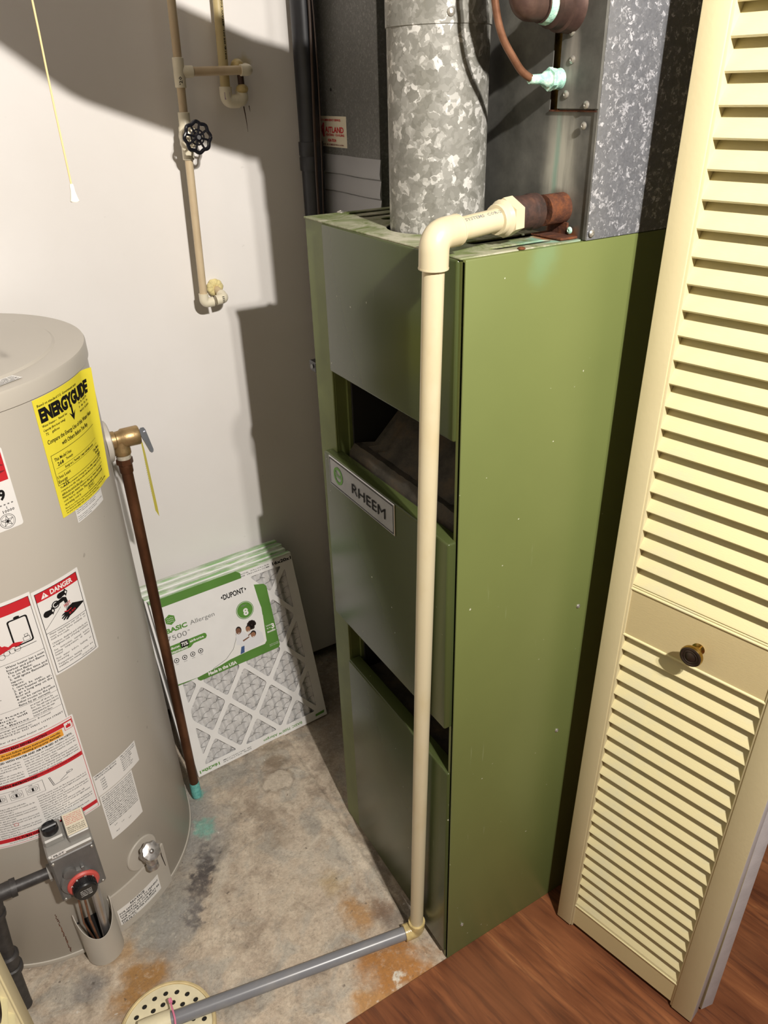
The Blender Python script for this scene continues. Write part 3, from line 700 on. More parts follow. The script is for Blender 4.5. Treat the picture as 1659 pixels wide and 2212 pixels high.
bm = B(); tube(bm, [(BX, BY, 0), (BX, BY, 2.5)], .0245, 28); part('pipe', bm, 'abs_black', bs)
bm = B(); axtube(bm, (BX, BY, 1.415), (BX, BY, 3), [(0, .0245), (.0005, .0275), (.026, .0275), (.029, .0262), (.032, .0275), (.058, .0275), (.0585, .0245)], 28); part('coupling', bm, 'abs_black', bs)
for i, (x, y, w) in enumerate(((.2635, .9105, .003), (.2700, .9045, .0016))):
    c = thing('cable', ('thicker brown' if i == 0 else 'thinner brown') + ' cable hanging beside the black plastic pipe', 'cable', (x, y, 0))
    pts = [(x+.004*math.sin(k*.7+i), y+.003*math.sin(k*.9+2*i)+.001*k*.0, .6+k*.1) for k in range(20)]
    bm = B(); tube(bm, pts, w, 8); part('sheath', bm, 'cable_brown', c)

# ------------------------------------------------------------------ water heater
HC = (-.625, .696); HR = .29
wh = thing('water_heater', 'beige grey gas water heater tank covered in warning stickers, left of the filters', 'water heater', (HC[0], HC[1], 0))
def ring(bm, prof, seg=128, mi=0): axtube(bm, (HC[0], HC[1], 0), (HC[0], HC[1], 1), prof, seg, mi)
bm = B(); ring(bm, [(.018, HR-.002), (.020, HR), (.70, HR), (1.19, HR)]); part('tank_body', bm, 'heater_paint', wh, angle=50)
bm = B(); ring(bm, [(0, HR-.015), (.022, HR-.015)]); part('base_ring', bm, 'shade_black', wh)
bm = B(); ring(bm, [(.010, HR+.0015), (.011, HR+.002), (.021, HR+.002), (.022, HR)]); part('base_rim', bm, 'heater_paint', wh)
bm = B(); ring(bm, [(1.1835, HR-.004), (1.1835, HR+.003), (1.207, HR+.003), (1.2105, HR+.0015), (1.2115, HR-.003), (1.211, HR-.046), (1.214, HR-.05), (1.2145, HR-.055), (1.216, .05), (1.216, 0)]); part('lid', bm, 'heater_paint', wh, angle=28)
bm = B(); axtube(bm, (HC[0], HC[1], 1.21), (HC[0], HC[1], 3), [(0, .052), (.29, .052), (.95, .052), (1.29, .052)], 40); part('flue_pipe', bm, 'galvanised_bright', wh)
bm = B(); axtube(bm, (-.625+.155, .56, 1.21), (-.47, .56, 3), [(0, .014), (.03, .014), (.03, .010), (.9, .010)], 20); bm.free()
DAR = lambda th0, z0, lift=None: cyl_fn(HC, HR, th0, z0, lift)
A2M = HR*PI/180
# energy guide
def curl(u, v):
    w = 30.5*A2M; k = max(0, (u-w*.86)/(w*.14)); top = max(0, (v-.14)/.06)
    return .0008+.010*k*k*top+.003*k*k
sh = Sheet(DAR(-55.3, .979, curl), .0025)
w_, h_ = 30.5*A2M, .202
sh.rect('paper_yellow', 0, 0, w_, h_, h=0)
E_ = 'print_black'
sh.text(E_, 'Based on standard U.S. Government tests', .006, h_-.013, .0058, width=w_*.66)
sh.text(E_, 'ENERGYGUIDE', .006, h_-.037, .0285, width=w_*.90, bold=.045, h=.0011)
sh.poly(E_, [(w_*.50, h_-.036), (w_*.53, h_-.036), (w_*.53, h_-.052), (w_*.575, h_-.047), (w_*.515, h_-.062), (w_*.455, h_-.047), (w_*.50, h_-.052)])
sh.text(E_, 'Water Heater—', .006, h_-.046, .0055, width=.032); sh.text(E_, 'Natural Gas', .042, h_-.046, .0052, width=.022)
sh.text(E_, 'Capacity (first hour rating)', .006, h_-.053, .0052, width=.050); sh.text(E_, '72    gallons', .009, h_-.060, .0055, width=.03)
for i, tx in enumerate(('A. B. 18179.', 'P   48   74   70', 'MOD: KGA4')): sh.text(E_, tx, w_*.66, h_-.044-.007*i, .0048, width=.036)
sh.text(E_, 'Compare the Energy Use of this Water Heater', .008, h_-.075, .0098, width=w_*.88)
sh.text(E_, 'with Others Before You Buy.', .036, h_-.087, .0098, width=w_*.52)
sh.frame(E_, .007, .055, w_-.012, h_-.094, .0007)
sh.text(E_, 'This Model Uses', .012, h_-.106, .0078, width=.04); sh.text(E_, '268', .016, h_-.115, .0085, width=.014, bold=.01); sh.text(E_, 'Therms/yr', .036, h_-.113, .0055, width=.018)
sh.text(E_, 'Energy use (  Therms/yr  ) range of all similar models', .03, h_-.1245, .0055, width=.088)
sh.rect(E_, .012, h_-.1275, w_-.02, h_-.1270); sh.rect(E_, .012, h_-.1185, w_-.02, h_-.1180)
sh.text(E_, 'Uses Least', .009, h_-.136, .0078, width=.03); sh.text(E_, 'Energy', .009, h_-.1435, .0078, width=.02); sh.text(E_, '215', .016, h_-.152, .0085, width=.014, bold=.01)
sh.text(E_, 'Uses Most', w_-.040, h_-.136, .0068, width=.024); sh.text(E_, 'Energy', w_-.034, h_-.142, .0068, width=.016); sh.text(E_, '285', w_-.028, h_-.150, .0075, width=.012)
sh.lines(E_, .009, w_-.018, .055, .0058, ['Therms/yr is a measure of energy use. Your utility company uses it to', 'compute your bill. Only models with first hour ratings of 67 to 74', 'gallons are used in this scale.'], .0046)
sh.rect(E_, .009, .0365, w_-.016, .0371)
sh.lines(E_, .009, w_-.022, .037, .0062, ['Natural gas water heaters that use fewer therms/yr', 'cost less to operate. This model\'s estimated yearly', 'operating cost is:'], .0058)
sh.frame(E_, .072, .0168, .092, .0258, .0006); sh.text(E_, '$162', .0745, .0190, .0060, width=.014, bold=.01)
sh.lines(E_, .009, w_-.016, .0165, .0042, ['Based on a 1994 U.S. Government national average cost of 60.4¢', 'per therm for Natural gas. Your actual operating cost will vary depending', 'on your local utility rates and your use of the product.'], .0036)
setp(sh.emit(wh, 'paper_yellow', 'energy_sticker', {E_: 'lettering'}), 'bright yellow energy rating sticker with black print')
# small white sticker
sh = Sheet(DAR(-49.8, .9545), .005); w_ = 16.3*A2M; sh.rect('paper_white', 0, 0, w_, .027, h=.0004)
sh.lines(E_, .002, w_-.003, .0255, .0033, ['This Water Heater should not be connected to', 'heating system that is connected to', 'with a temperature relief heating.', '', 'Toxic chemicals, such as those used for boiler', 'treatment shall not be introduced', 'used for space heating.'], .0027)
setp(sh.emit(wh, 'paper_white', 'sticker', {E_: 'lettering'}), 'small white sticker under the yellow one')
# left red and white label
sh = Sheet(DAR(-104, 1.004), .005); w_ = 35.6*A2M; R_ = 'print_red'
sh.poly('paper_white', rrect(0, 0, w_, .130, .004), h=.0003)
sh.rect(R_, .0, .078, w_-.003, .130, h=.0005)
for k, (yy, am) in enumerate(((.090, .006), (.103, .008), (.117, .006))):
    n = 26; up = []; dn_ = []
    for i in range(n+1):
        u = .02+(w_-.025)*i/n; z = yy+am*.5*math.sin(i*.55+k*1.7); th = .0028*math.sin(PI*i/n*3 % PI)+.0006; up.append((u, min(.1295, z+th))); dn_.append((u, z-th))
    sh.poly('print_dark_red', up+dn_[::-1], h=.0007)
sh.text(E_, '99', w_-.034, .050, .022, width=.020, bold=.03); sh.text(E_, 'BTU/H       D', w_-.06, .066, .005)
sh.text(E_, '* * * * * * * *', w_-.050, .038, .006, width=.044); sh.text(E_, '1', w_-.018, .0335, .006); sh.text(E_, '40 GALLONS  10000', w_-.075, .028, .0065, width=.068)
cx_, cy_ = w_-.022, .014
sh.poly(E_, circ(cx_, cy_, .0120, 28), holes=[circ(cx_, cy_, .0113, 28)]); sh.poly(E_, circ(cx_, cy_, .0097, 24), holes=[circ(cx_, cy_, .0092, 24)])
P5 = [(cx_+.009*math.cos(PI/2+k*4*PI/5), cy_+.009*math.sin(PI/2+k*4*PI/5)) for k in range(5)]
for k in range(5):
    (x0, y0), (x1, y1) = P5[k], P5[(k+1) % 5]; L = math.hypot(x1-x0, y1-y0); nx, ny = -(y1-y0)/L*.00035, (x1-x0)/L*.00035
    sh.poly(E_, [(x0-nx, y0-ny), (x1-nx, y1-ny), (x1+nx, y1+ny), (x0+nx, y0+ny)])
sh.poly(E_, circ(cx_, cy_, .0022, 12), h=.0008)
setp(sh.emit(wh, 'paper_white', 'rating_label', {E_: 'lettering', R_: 'red_band', 'print_dark_red': 'wave_pattern'}), 'white rating label with red wavy band')
# vapour warning (left, tall)
sh = Sheet(DAR(-112, .612), .006); w_ = 39.0*A2M; hh = .276
sh.rect('paper_white', 0, 0, w_, hh, h=.0003)
sh.frame(E_, -.05, .004, w_-.0035, hh-.006, .0007, h=.0006)
sh.rect(R_, .01, hh-.025, w_-.004, hh-.0065, h=.0005)
u0 = w_-.098
# pictogram: tank, burning figure, cloud of vapour
sh.poly(E_, rrect(w_-.046, hh-.088, w_-.014, hh-.036, .004), h=.0006, holes=[rrect(w_-.0435, hh-.0855, w_-.0165, hh-.0385, .003)])
sh.poly(E_, circ(w_-.030, hh-.0345, .005, 12, .0022), h=.0006); sh.rect(E_, w_-.048, hh-.0935, w_-.012, hh-.0925)
sh.frame(E_, w_-.030, hh-.084, w_-.019, hh-.076, .0007); sh.frame(E_, w_-.027, hh-.076, w_-.021, hh-.071, .0007)
fl_ = [(w_-.108, hh-.095)]
for i in range(12): fl_ += [(w_-.105+i*.004, hh-.060-(i % 3)*.004-(.010 if i > 8 else 0)), (w_-.103+i*.004, hh-.072-(.006 if i > 8 else 0))]
fl_ += [(w_-.050, hh-.086), (w_-.070, hh-.092)]
sh.poly(R_, fl_, h=.0005)
sh.poly(E_, circ(w_-.078, hh-.052, .0042, 14), h=.0007)
for pts in ([(-.078, -.058), (-.070, -.048)], [(-.070, -.048), (-.068, -.056)], [(-.078, -.058), (-.088, -.050)], [(-.088, -.050), (-.084, -.042)], [(-.078, -.058), (-.078, -.070)], [(-.078, -.070), (-.086, -.076)], [(-.078, -.070), (-.070, -.076)]):
    (x0, y0), (x1, y1) = [(w_+a_, hh+b_) for a_, b_ in pts]; L = math.hypot(x1-x0, y1-y0); nx, ny = -(y1-y0)/L*.0018, (x1-x0)/L*.0018
    sh.poly(E_, [(x0-nx, y0-ny), (x1-nx, y1-ny), (x1+nx, y1+ny), (x0+nx, y0+ny)], h=.0007)
sh.poly(R_, [(w_-.056, hh-.083), (w_-.046, hh-.078), (w_-.038, hh-.080), (w_-.030, hh-.083), (w_-.040, hh-.087), (w_-.048, hh-.085), (w_-.055, hh-.088)], h=.0008)
for i in range(9):
    cx_, cy_ = w_-.110+i*.0085, hh-.100+(.004 if i > 5 else 0)+i*.0005
    sh.poly(E_, circ(cx_, cy_, .0050, 14), h=.0006, holes=[circ(cx_, cy_, .0044, 14)])
sh.text(E_, 'Vapors', w_-.100, hh-.1065, .0085, width=.026)
sh.rect(E_, .0, hh-.1135, w_-.004, hh-.1129)
body = ['Water heater has a main', 'burner and pilot flame.', 'The pilot flame:', '1. is on all the time and', '2. will ignite flammable', '    vapors.', 'Vapors:', '1. cannot  be  seen,', '2. are heavier than air,', '3. go a long way on the', '    floor and', '4. can be carried from', '    other rooms to the pilot', '    flame by air currents.']
sh.lines(E_, w_-.068, w_-.006, hh-.115, .0063, body, .0060, bold=.006)
sh.lines(E_, .02, w_-.078, hh-.115, .0063, ['Do not store or use', 'gasoline or other', 'flammable liquids', 'in the area of the', 'water heater.', '', 'near the appliance', 'Keep area clear:', 'of paints, vapors,', 'solvents, cleaners,', 'adhesives and', 'any other vapors'], .0060, bold=.006)
sh.rect(E_, .0, hh-.2055, w_-.004, hh-.2050)
sh.lines(E_, w_-.052, w_-.006, hh-.206, .0060, ['are at least 18" above the', 'floor. This will reduce, but not', 'eliminate, the risk of vapors', 'being ignited by the main', 'burner or pilot flame.'], .0052)
sh.lines(E_, .02, w_-.060, hh-.212, .0060, ['Install the water heater', 'so that all products will', 'be raised unless the', 'burner and pilot flames'], .0052)
sh.rect(E_, .0, hh-.2385, w_-.004, hh-.2380)
sh.lines(E_, .02, w_-.006, hh-.2385, .0058, ['Read all the water heater warnings and instructions. If manual', 'is missing you may obtain one free by writing to:', 'A. O. SMITH PRODUCT SERVICE DIV. 5621 WEST 115TH STREET', 'ALSIP, ILLINOIS 60482', 'The model and serial number of the water heater can be', 'on rating plate just below the A. O. Smith emblem.'], .0046)
setp(sh.emit(wh, 'paper_white', 'warning_sticker', {E_: 'lettering', R_: 'red_artwork'}), 'large white vapour warning sticker with burning figure')
# danger sticker
sh = Sheet(DAR(-72.8, .711), .006); w_ = 17.6*A2M; hh = .173
sh.poly('paper_white', rrect(0, 0, w_, hh, .002), h=.0006)
sh.frame(E_, .004, .004, w_-.005, hh-.006, .0010, h=.0009); sh.rect(R_, .005, hh-.023, w_-.006, hh-.007, h=.0008); sh.rect(E_, .005, .0865, w_-.006, .0873, h=.0009)
sh.text('print_white', 'DANGER', .030, hh-.019, .0125, width=.043, bold=.02, h=.0010)
sh.poly('print_white', [(.013, hh-.020), (.026, hh-.020), (.0195, hh-.0095)], h=.0010); sh.rect(R_, .0189, hh-.0165, .0201, hh-.0125, h=.0012); sh.rect(R_, .0189, hh-.0188, .0201, hh-.0176, h=.0012)
pic = lambda u, v: (u, .088+v)
sh.rect(E_, w_-.022, .134, w_-.0214, .148); sh.poly(E_, [pic(w_-.022, .046), pic(w_-.006, .040), pic(w_-.006, .0394), pic(w_-.022, .0454)]); sh.poly(E_, [pic(w_-.022, .0455), pic(w_-.040, .032), pic(w_-.0395, .0316), pic(w_-.022, .0449)])
sh.poly(E_, circ(.015, .122, .0062, 14), h=.001); sh.poly(E_, [(.015, .128), (.027, .127), (.030, .123), (.027, .119), (.015, .116)], h=.001)
sh.poly(E_, circ(.033, .131, .0072, 16), holes=[circ(.033, .131, .0052, 16)], h=.001); sh.poly(E_, circ(.033, .131, .0036, 12), h=.001)
sh.poly(E_, [(.033, .1345), (.048, .1375), (.054, .134), (.055, .124), (.049, .124), (.048, .130), (.033, .128)], h=.001)
sh.poly(E_, circ(.044, .1425, .0055, 12), h=.001); sh.poly(E_, [(.044, .148), (.053, .148), (.058, .144), (.053, .1395), (.044, .138)], h=.001)
for x_, y_ in ((.0245, .1235), (.054, .1435)):
    sh.poly(E_, [(x_, y_+.008), (x_+.005, y_), (x_, y_-.008), (x_-.002, y_)], h=.0012); sh.poly('print_white', [(x_+.001, y_+.003), (x_+.003, y_), (x_+.001, y_-.003), (x_-.0005, y_)], h=.0014)
for k in range(7): sh.rect(E_, .0485+k*.0011, .108, .0489+k*.0011, .124, h=.001)
hand = [(w_-.0065, .108), (.062, .117), (.052, .114), (.047, .109), (.040, .107), (.0365, .1045), (.043, .1045), (.036, .1005), (.0375, .0985), (.044, .1012), (.038, .0960), (.040, .0945), (.047, .0985), (.043, .0935), (.046, .0925), (.052, .0965), (.060, .098), (w_-.0065, .1055)]
sh.poly(E_, hand, h=.0012)
sh.text(R_, 'HOT', .0465, .117, .0095, width=.013, h=.0016, rot=.1); sh.text(R_, 'BURN', .052, .0995, .0065, width=.013, h=.0016, rot=.2); sh.poly(R_, [(.044, .111), (.050, .1085), (.058, .110), (.058, .1085), (.050, .1065), (.044, .109)], h=.0014)
sh.poly(E_, [(.006, .095), (.040, .1225), (.0405, .1220), (.0065, .0945)], h=.0008)
sh.lines(E_, .009, w_-.009, .0865, .0052, ['Water temperature over 125° F can', 'cause  severe  burns  instantly  or', 'death from scalds.'], .0050)
sh.lines(E_, .009, w_-.009, .0670, .0052, ['Children, disabled and elderly are', 'at highest risk of being scalded.'], .0050)
sh.lines(E_, .009, w_-.009, .0530, .0052, ['See   instruction   manual   before', 'setting   temperature   at   water', 'heater.'], .0050)
sh.lines(E_, .009, w_-.009, .0350, .0052, ['Feel   water   before   bathing   or', 'showering.'], .0050)
sh.lines(E_, .009, w_-.009, .0225, .0052, ['Temperature  limiting  valves  are', 'available, see manual.'], .0050)
sh.text(E_, '121128-000 REV. 2', w_-.036, .0072, .0038, width=.028)
setp(sh.emit(wh, 'paper_white', 'danger_sticker', {E_: 'lettering', R_: 'red_band', 'print_white': 'lettering'}), 'white danger sticker with red header and tap drawing')
# safety / lighting instructions
sh = Sheet(DAR(-112, .378), .006); w_ = 40.4*A2M; hh = .240
sh.poly('paper_white', rrect(0, 0, w_, hh, .002), h=.0009)
sh.frame(R_, -.01, .003, w_-.003, hh-.003, .0008, h=.0012)
for zb, tx in ((hh-.017, 'FOR YOUR SAFETY READ BEFORE LIGHTING'), (hh-.098, 'LIGHTING INSTRUCTIONS'), (.012, 'TO TURN OFF GAS TO APPLIANCE')):
    sh.rect(R_, .0, zb, w_-.004, zb+.0095, h=.0011); sh.text('print_dark_red' if False else E_, tx, .05, zb+.0018, .0075, width=.105 if len(tx) > 25 else .07, bold=.02, h=.0014)
sh.rect('paper_orange', .02, hh-.034, w_-.024, hh-.018, h=.0011)
sh.frame(R_, w_-.020, hh-.026, w_-.005, hh-.009, .0008, h=.0016); sh.rect('paper_white', w_-.0195, hh-.0255, w_-.0055, hh-.0095, h=.0014)
sh.poly(R_, [(w_-.0165, hh-.022), (w_-.0085, hh-.022), (w_-.008, hh-.017), (w_-.0095, hh-.014), (w_-.0105, hh-.0165), (w_-.0125, hh-.012), (w_-.0140, hh-.0165), (w_-.0155, hh-.0145), (w_-.017, hh-.018)], h=.0018)
sh.lines(E_, .03, w_-.028, hh-.0185, .0065, ['WARNING: If you do not follow these instructions exactly,', 'a fire or explosion may result causing property damage.'], .0060, h=.0014, bold=.01)
sh.text(E_, 'SYSTEM MUST BE FILLED WITH WATER AND AIR PURGED AT FAUCETS.', .022, hh-.0405, .0058, width=w_-.032, h=.0014, bold=.02)
voc = 'the gas pilot burner control knob turn off appliance water smell near supplier phone neighbor do not light any floor because some is heavier than air and will settle on leave building immediately call your from follow instructions if you cannot reach fire department use only hand to push in or never tools'.split()
for c, (ua, ub, n, z0) in enumerate(((.02, w_*.50, 9, hh-.043), (w_*.53, w_-.008, 9, hh-.041))):
    sh.lines(E_, ua, ub, z0, .0058, [lorem(voc, 44, 100+c*50+i) if i % 4 != 3 else lorem(voc, 28, i) for i in range(n)], .0040, h=.0014)
for k in range(3):
    cx_ = .052+k*.027; cy_ = hh-.120
    sh.poly(E_, circ(cx_, cy_, .0085, 18, .0062), holes=[circ(cx_, cy_, .0079, 18, .0056)], h=.0014); sh.poly(E_, circ(cx_, cy_, .0055, 14, .0040), holes=[circ(cx_, cy_, .0049, 14, .0034)], h=.0014)
    sh.rect(E_, cx_-.0016, cy_-.004, cx_+.0016, cy_+.004, h=.0015); sh.frame(E_, cx_-.0105, cy_-.0085, cx_+.0105, cy_+.0085, .0004, h=.0014); sh.text(E_, ('OFF', 'PILOT', 'ON')[k], cx_-.005, cy_+.0098, .004, h=.0014)
sh.frame(E_, .036, hh-.134, .125, hh-.106, .0005, h=.0014)
for a_, b_ in (((.135, -.108), (.139, -.131)), ((.139, -.131), (.166, -.128)), ((.152, -.127), (.171, -.117)), ((.137, -.108), (.141, -.129))):
    (x0, y0), (x1, y1) = (a_[0], hh+a_[1]), (b_[0], hh+b_[1]); L = math.hypot(x1-x0, y1-y0); nx, ny = -(y1-y0)/L*.0004, (x1-x0)/L*.0004
    sh.poly(E_, [(x0-nx, y0-ny), (x1-nx, y1-ny), (x1+nx, y1+ny), (x0+nx, y0+ny)], h=.0014)
sh.poly(E_, circ(.171, hh-.117, .006, 14, .0025), h=.0014, holes=[circ(.171, hh-.117, .005, 14, .0018)])
for c, (ua, ub, n, z0) in enumerate(((.02, w_*.50, 13, hh-.140), (w_*.53, w_-.008, 13, hh-.136))):
    sh.lines(E_, ua, ub, z0, .0058, [lorem(voc, 46, 300+c*50+i) if i % 3 != 2 else lorem(voc, 26, 17+i) for i in range(n)], .0040, h=.0014)
sh.poly(E_, [(.112, .024), (.124, .024), (.118, .034)], h=.0016)
sh.poly(R_, circ(.062, .052, .004, 14), holes=[circ(.062, .052, .0033, 14)], h=.0016)
sh.lines(E_, .04, w_-.03, .0125, .0045, [lorem(voc, 60, 9)], .0035, h=.0014)
setp(sh.emit(wh, 'paper_white', 'instruction_sticker', {E_: 'lettering', R_: 'red_band', 'paper_orange': 'orange_band'}), 'white lighting instruction sticker with red bands and orange strip')
# temperature label + capital text label + notice
sh = Sheet(DAR(-71.3, .399), .006); w_ = 20.8*A2M
sh.rect('paper_white', 0, 0, w_, .055, h=.0004)
sh.text(E_, 'TEMPERATURE SETTING', .002, .0495, .0050, width=.050); sh.text(E_, 'SEE INSTRUCTION MANUAL', .002, .0435, .0050, width=.050)
for k, tx in enumerate(('120F', '130F', '140F', '150F', '160F')): sh.text(E_, tx, .012, .034-.0063*k, .0046, width=.010)
sh.lines(E_, .062, w_-.003, .054, .0052, ['TIME TO PRODUCE 2ND', '& 3RD DEGREE BURNS', 'ON ADULT SKIN', 'ABOUT 1-1/2 MIN', 'ABOUT 30 SEC', 'ABOUT 5 SEC', 'ABOUT 1-1/2 SEC', 'ABOUT 1/2 SEC'], .0040)
setp(sh.emit(wh, 'paper_white', 'temperature_sticker', {E_: 'lettering'}), 'narrow white temperature setting sticker')
sh = Sheet(DAR(-71.1, .273), .006); w_ = 15.6*A2M; sh.rect('paper_white', 0, 0, w_, .1245, h=.0004)
voc2 = 'this appliance equipped installed only in accordance with local codes or manufactured national fuel gas code ansi minimum clearance combustible surfaces sides rear vent pipe heater not for mobile homes area when working pressure'.split()
sh.lines(E_, .003, w_-.003, .123, .0052, [lorem(voc2, 34, 900+i, True) for i in range(16)], .0042)
for k in range(4): sh.text(E_, ('2-0"', '1-0"', '6-0"', '18-0"')[k], .012+.016*(k % 3), .030-.006*k, .0042)
setp(sh.emit(wh, 'paper_white', 'clearance_sticker', {E_: 'lettering'}), 'white sticker with dense capital print')
sh = Sheet(cyl_fn(HC, HR+.004, -78, .0315), .006); w_ = 21*A2M; sh.rect('paper_white', 0, 0, w_, .049, h=.0004)
sh.text(E_, 'NOTICE', .030, .0405, .0090, width=.036, bold=.02)
sh.lines(E_, .003, w_-.003, .0395, .0078, ['FOR SAFETY, AND TO PREVENT', 'POSSIBLE PILOT OUTAGE', 'THE OUTER DOOR MUST BE', 'REPLACED AFTER LIGHTING', 'THE PILOT.'], .0072, bold=.015)
notice = sh
# access door over burner
def cyl_patch(bm, th0, th1, zf0, zf1, r0, r1, n=24):
    rows = []
    for k in range(n+1):
        a = math.radians(th0+(th1-th0)*k/n); za, zb = zf0(k/n), zf1(k/n)
        rows.append([bm.verts.new((HC[0]+r*math.cos(a), HC[1]+r*math.sin(a), z)) for r, z in ((r0, za), (r1, za), (r1, zb), (r0, zb))])
    for a, b in zip(rows, rows[1:]):
        for k in range(4): bm.faces.new((a[k], a[(k+1) % 4], b[(k+1) % 4], b[k]))
    bm.faces.new(rows[0][::-1]); bm.faces.new(rows[-1])
bm = B(); cyl_patch(bm, -80, -50.5, lambda k: .012, lambda k: .128+.012*k, HR-.001, HR+.0042)
ad = setp(part('access_door', bm, 'heater_plate', wh), 'curved outer door with notice sticker'); notice.emit(ad, names={'paper_white': 'notice_sticker', E_: 'lettering'})
# cup covering the pilot opening
ca = math.radians(-86.2); cd = Vector((math.cos(ca), math.sin(ca), 0)); ctn = Vector((-cd.y, cd.x, 0)); cc0 = Vector((HC[0], HC[1], 0))+cd*(HR+.010)
bm = B(); n = 28; rows = []
for k in range(n+1):
    a = -PI*.5+PI*k/n; dir_ = cd*math.cos(a)+ctn*math.sin(a); zt_ = .150-.062*math.cos(a)
    rows.append([bm.verts.new(cc0+dir_*.037+Vector((0, 0, z))) for z in (.003, .02, zt_*.5+.01, zt_)]+[bm.verts.new(cc0+dir_*.0355+Vector((0, 0, z))) for z in (zt_, .03)])
for a, b in zip(rows, rows[1:]):
    for k in range(5): bm.faces.new((a[k], a[k+1], b[k+1], b[k]))
bm.faces.new([r[0] for r in rows][::-1])
part('pilot_cup', bm, 'heater_plate', wh)
bm = B(); 
pth = [cc0+cd*.012-ctn*.010+Vector((0, 0, .03)), cc0+cd*.022-ctn*.006+Vector((0, 0, .26))]
pb = thing('x', 'x', 'x') if False else None
axtube(bm, cc0+cd*.006+ctn*.010+Vector((0, 0, .03)), cc0+cd*.040+ctn*.016+Vector((0, 0, .26)), [(0, .009), (.23, .009)], 16); part('burner_tube', bm, 'steel', wh)
bm = B(); tube(bm, [cc0+cd*.015-ctn*.006+Vector((0, 0, .03)), cc0+cd*.03-ctn*.010+Vector((0, 0, .15)), cc0+cd*.045-ctn*.004+Vector((0, 0, .28))], .0022, 8)
tube(bm, [cc0+cd*.010-ctn*.014+Vector((0, 0, .06)), cc0+cd*.03-ctn*.022+Vector((0, 0, .15)), cc0+cd*.045-ctn*.014+Vector((0, 0, .28))], .0018, 8); part('pilot_line', bm, 'copper_tube', wh)
bm = B(); cyl_patch(bm, -90.5, -82, lambda k: .03, lambda k: .11, HR-.0005, HR+.0018, 6); part('pilot_opening', bm, 'shade_black', wh)
bm = B(); cyl_patch(bm, -93.4, -92.2, lambda k: .1035, lambda k: .108, HR, HR+.002, 2); part('slot', bm, 'shade_black', wh)
bm = B(); cyl_patch(bm, -92.4, -91.2, lambda k: .030, lambda k: .034, HR, HR+.002, 2); part('slot', bm, 'shade_black', wh)
bm = B()
for k in range(26):
    a = -98.9+.45*random.uniform(-.5, .5)+k*.02; z = .155-k*.0050; s_2 = .10+.20*random.random(); cyl_patch(bm, a-s_2, a+s_2, lambda q: z-.0016*random.random()-.0006, lambda q: z+.0014, HR, HR+.0007, 1)
o = part('rust_drips', bm, 'rust', wh); o['kind'] = 'stuff'
# gas control valve
th = math.radians(-88); o_ = Vector((math.cos(th), math.sin(th), 0)); t_ = Vector((-math.sin(th), math.cos(th), 0)); up = Vector((0, 0, 1))
MV = Matrix(((t_.x, up.x, o_.x, HC[0]+o_.x*HR), (t_.y, up.y, o_.y, HC[1]+o_.y*HR), (t_.z, up.z, o_.z, 0), (0, 0, 0, 1)))  # local (t, z, out)
def vb(*a, bev=.003, mi=0, bm=None): box(bm, a[0], a[1], a[2], a[3], a[4], a[5], bev, MV, mi)
bm = B(); vb(-.026, .040, .285, .392, -.002, .068, bm=bm, bev=.004); gv = setp(part('gas_valve', bm, 'valve_grey', wh), 'dark grey gas control valve with red dial')
bm = B(); vb(-.030, .050, .268, .386, .058, .070, bm=bm, bev=.004); part('cover', bm, 'valve_grey', gv)
bm = B(); vb(-.030, .050, .386, .398, .002, .072, bm=bm, bev=.003); vb(-.028, .008, .396, .412, .004, .048, bm=bm, bev=.003); vb(.012, .050, .396, .414, .004, .062, bm=bm, bev=.002); part('top_block', bm, 'valve_light', gv)
bm = B(); c0_ = MV @ Vector((.004, .312, .068)); axtube(bm, c0_, c0_+o_, [(0, .030), (.005, .0300), (.009, .028)], 36); c1_ = MV @ Vector((-.004, .340, .068)); axtube(bm, c1_, c1_+o_, [(0, .012), (.009, .0115), (.010, .009)], 22); box(bm, .016, .022, .335, .345, .066, .078, .001, MV); part('dial_base', bm, 'valve_grey', gv)
bm = B(); c0_ = MV @ Vector((.012, .304, .076)); axtube(bm, c0_, c0_+o_, [(0, .0285), (.003, .0285), (.006, .0255)], 40); part('dial_ring', bm, 'dial_red', gv)
bm = B(); axtube(bm, c0_+o_*.004, c0_+o_, [(0, .0210), (.019, .0200), (.021, .0180), (.021, 0)], 40)
for k in range(30):
    a = 2*PI*k/30; M2 = Matrix.Translation(c0_+o_*.013) @ (Matrix((t_, up, o_)).transposed().to_4x4()) @ Matrix.Rotation(a, 4, 'Z'); box(bm, .0190, .0214, -.0009, .0009, -.007, .006, 0, M2)
part('dial_knob', bm, 'black_plastic', gv)
sh = Sheet(plane_fn(c0_+o_*.0253, t_, up))
for k, tx in enumerate(('SET TO PILOT', 'PUSH TO LIGHT', 'TURN TO HOT', 'LOWEST TEMP')): sh.text('print_white', tx, 0, .0058-.0042*k, .0034, width=.020, align='C', rot=0, h=.0)
sh.fn = plane_fn(c0_+o_*.0085, t_, up)
for k, tx in enumerate('A B C I'.split()): a = 2.6-k*.65; sh.text('print_white', tx, .023*math.cos(a), .023*math.sin(a)-.002, .006, h=.0, align='C')
sh.emit(gv, names={'print_white': 'lettering'})
bm = B(); c1_ = MV @ Vector((-.011, .408, .026)); axtube(bm, c1_, c1_+up, [(0, .014), (.004, .0145), (.014, .0135), (.016, .0125), (.012, .010), (.012, 0)], 26)
box(bm, -.025, .003, .417, .4265, .022, .030, .002, MV); part('pilot_knob', bm, 'black_plastic', gv)
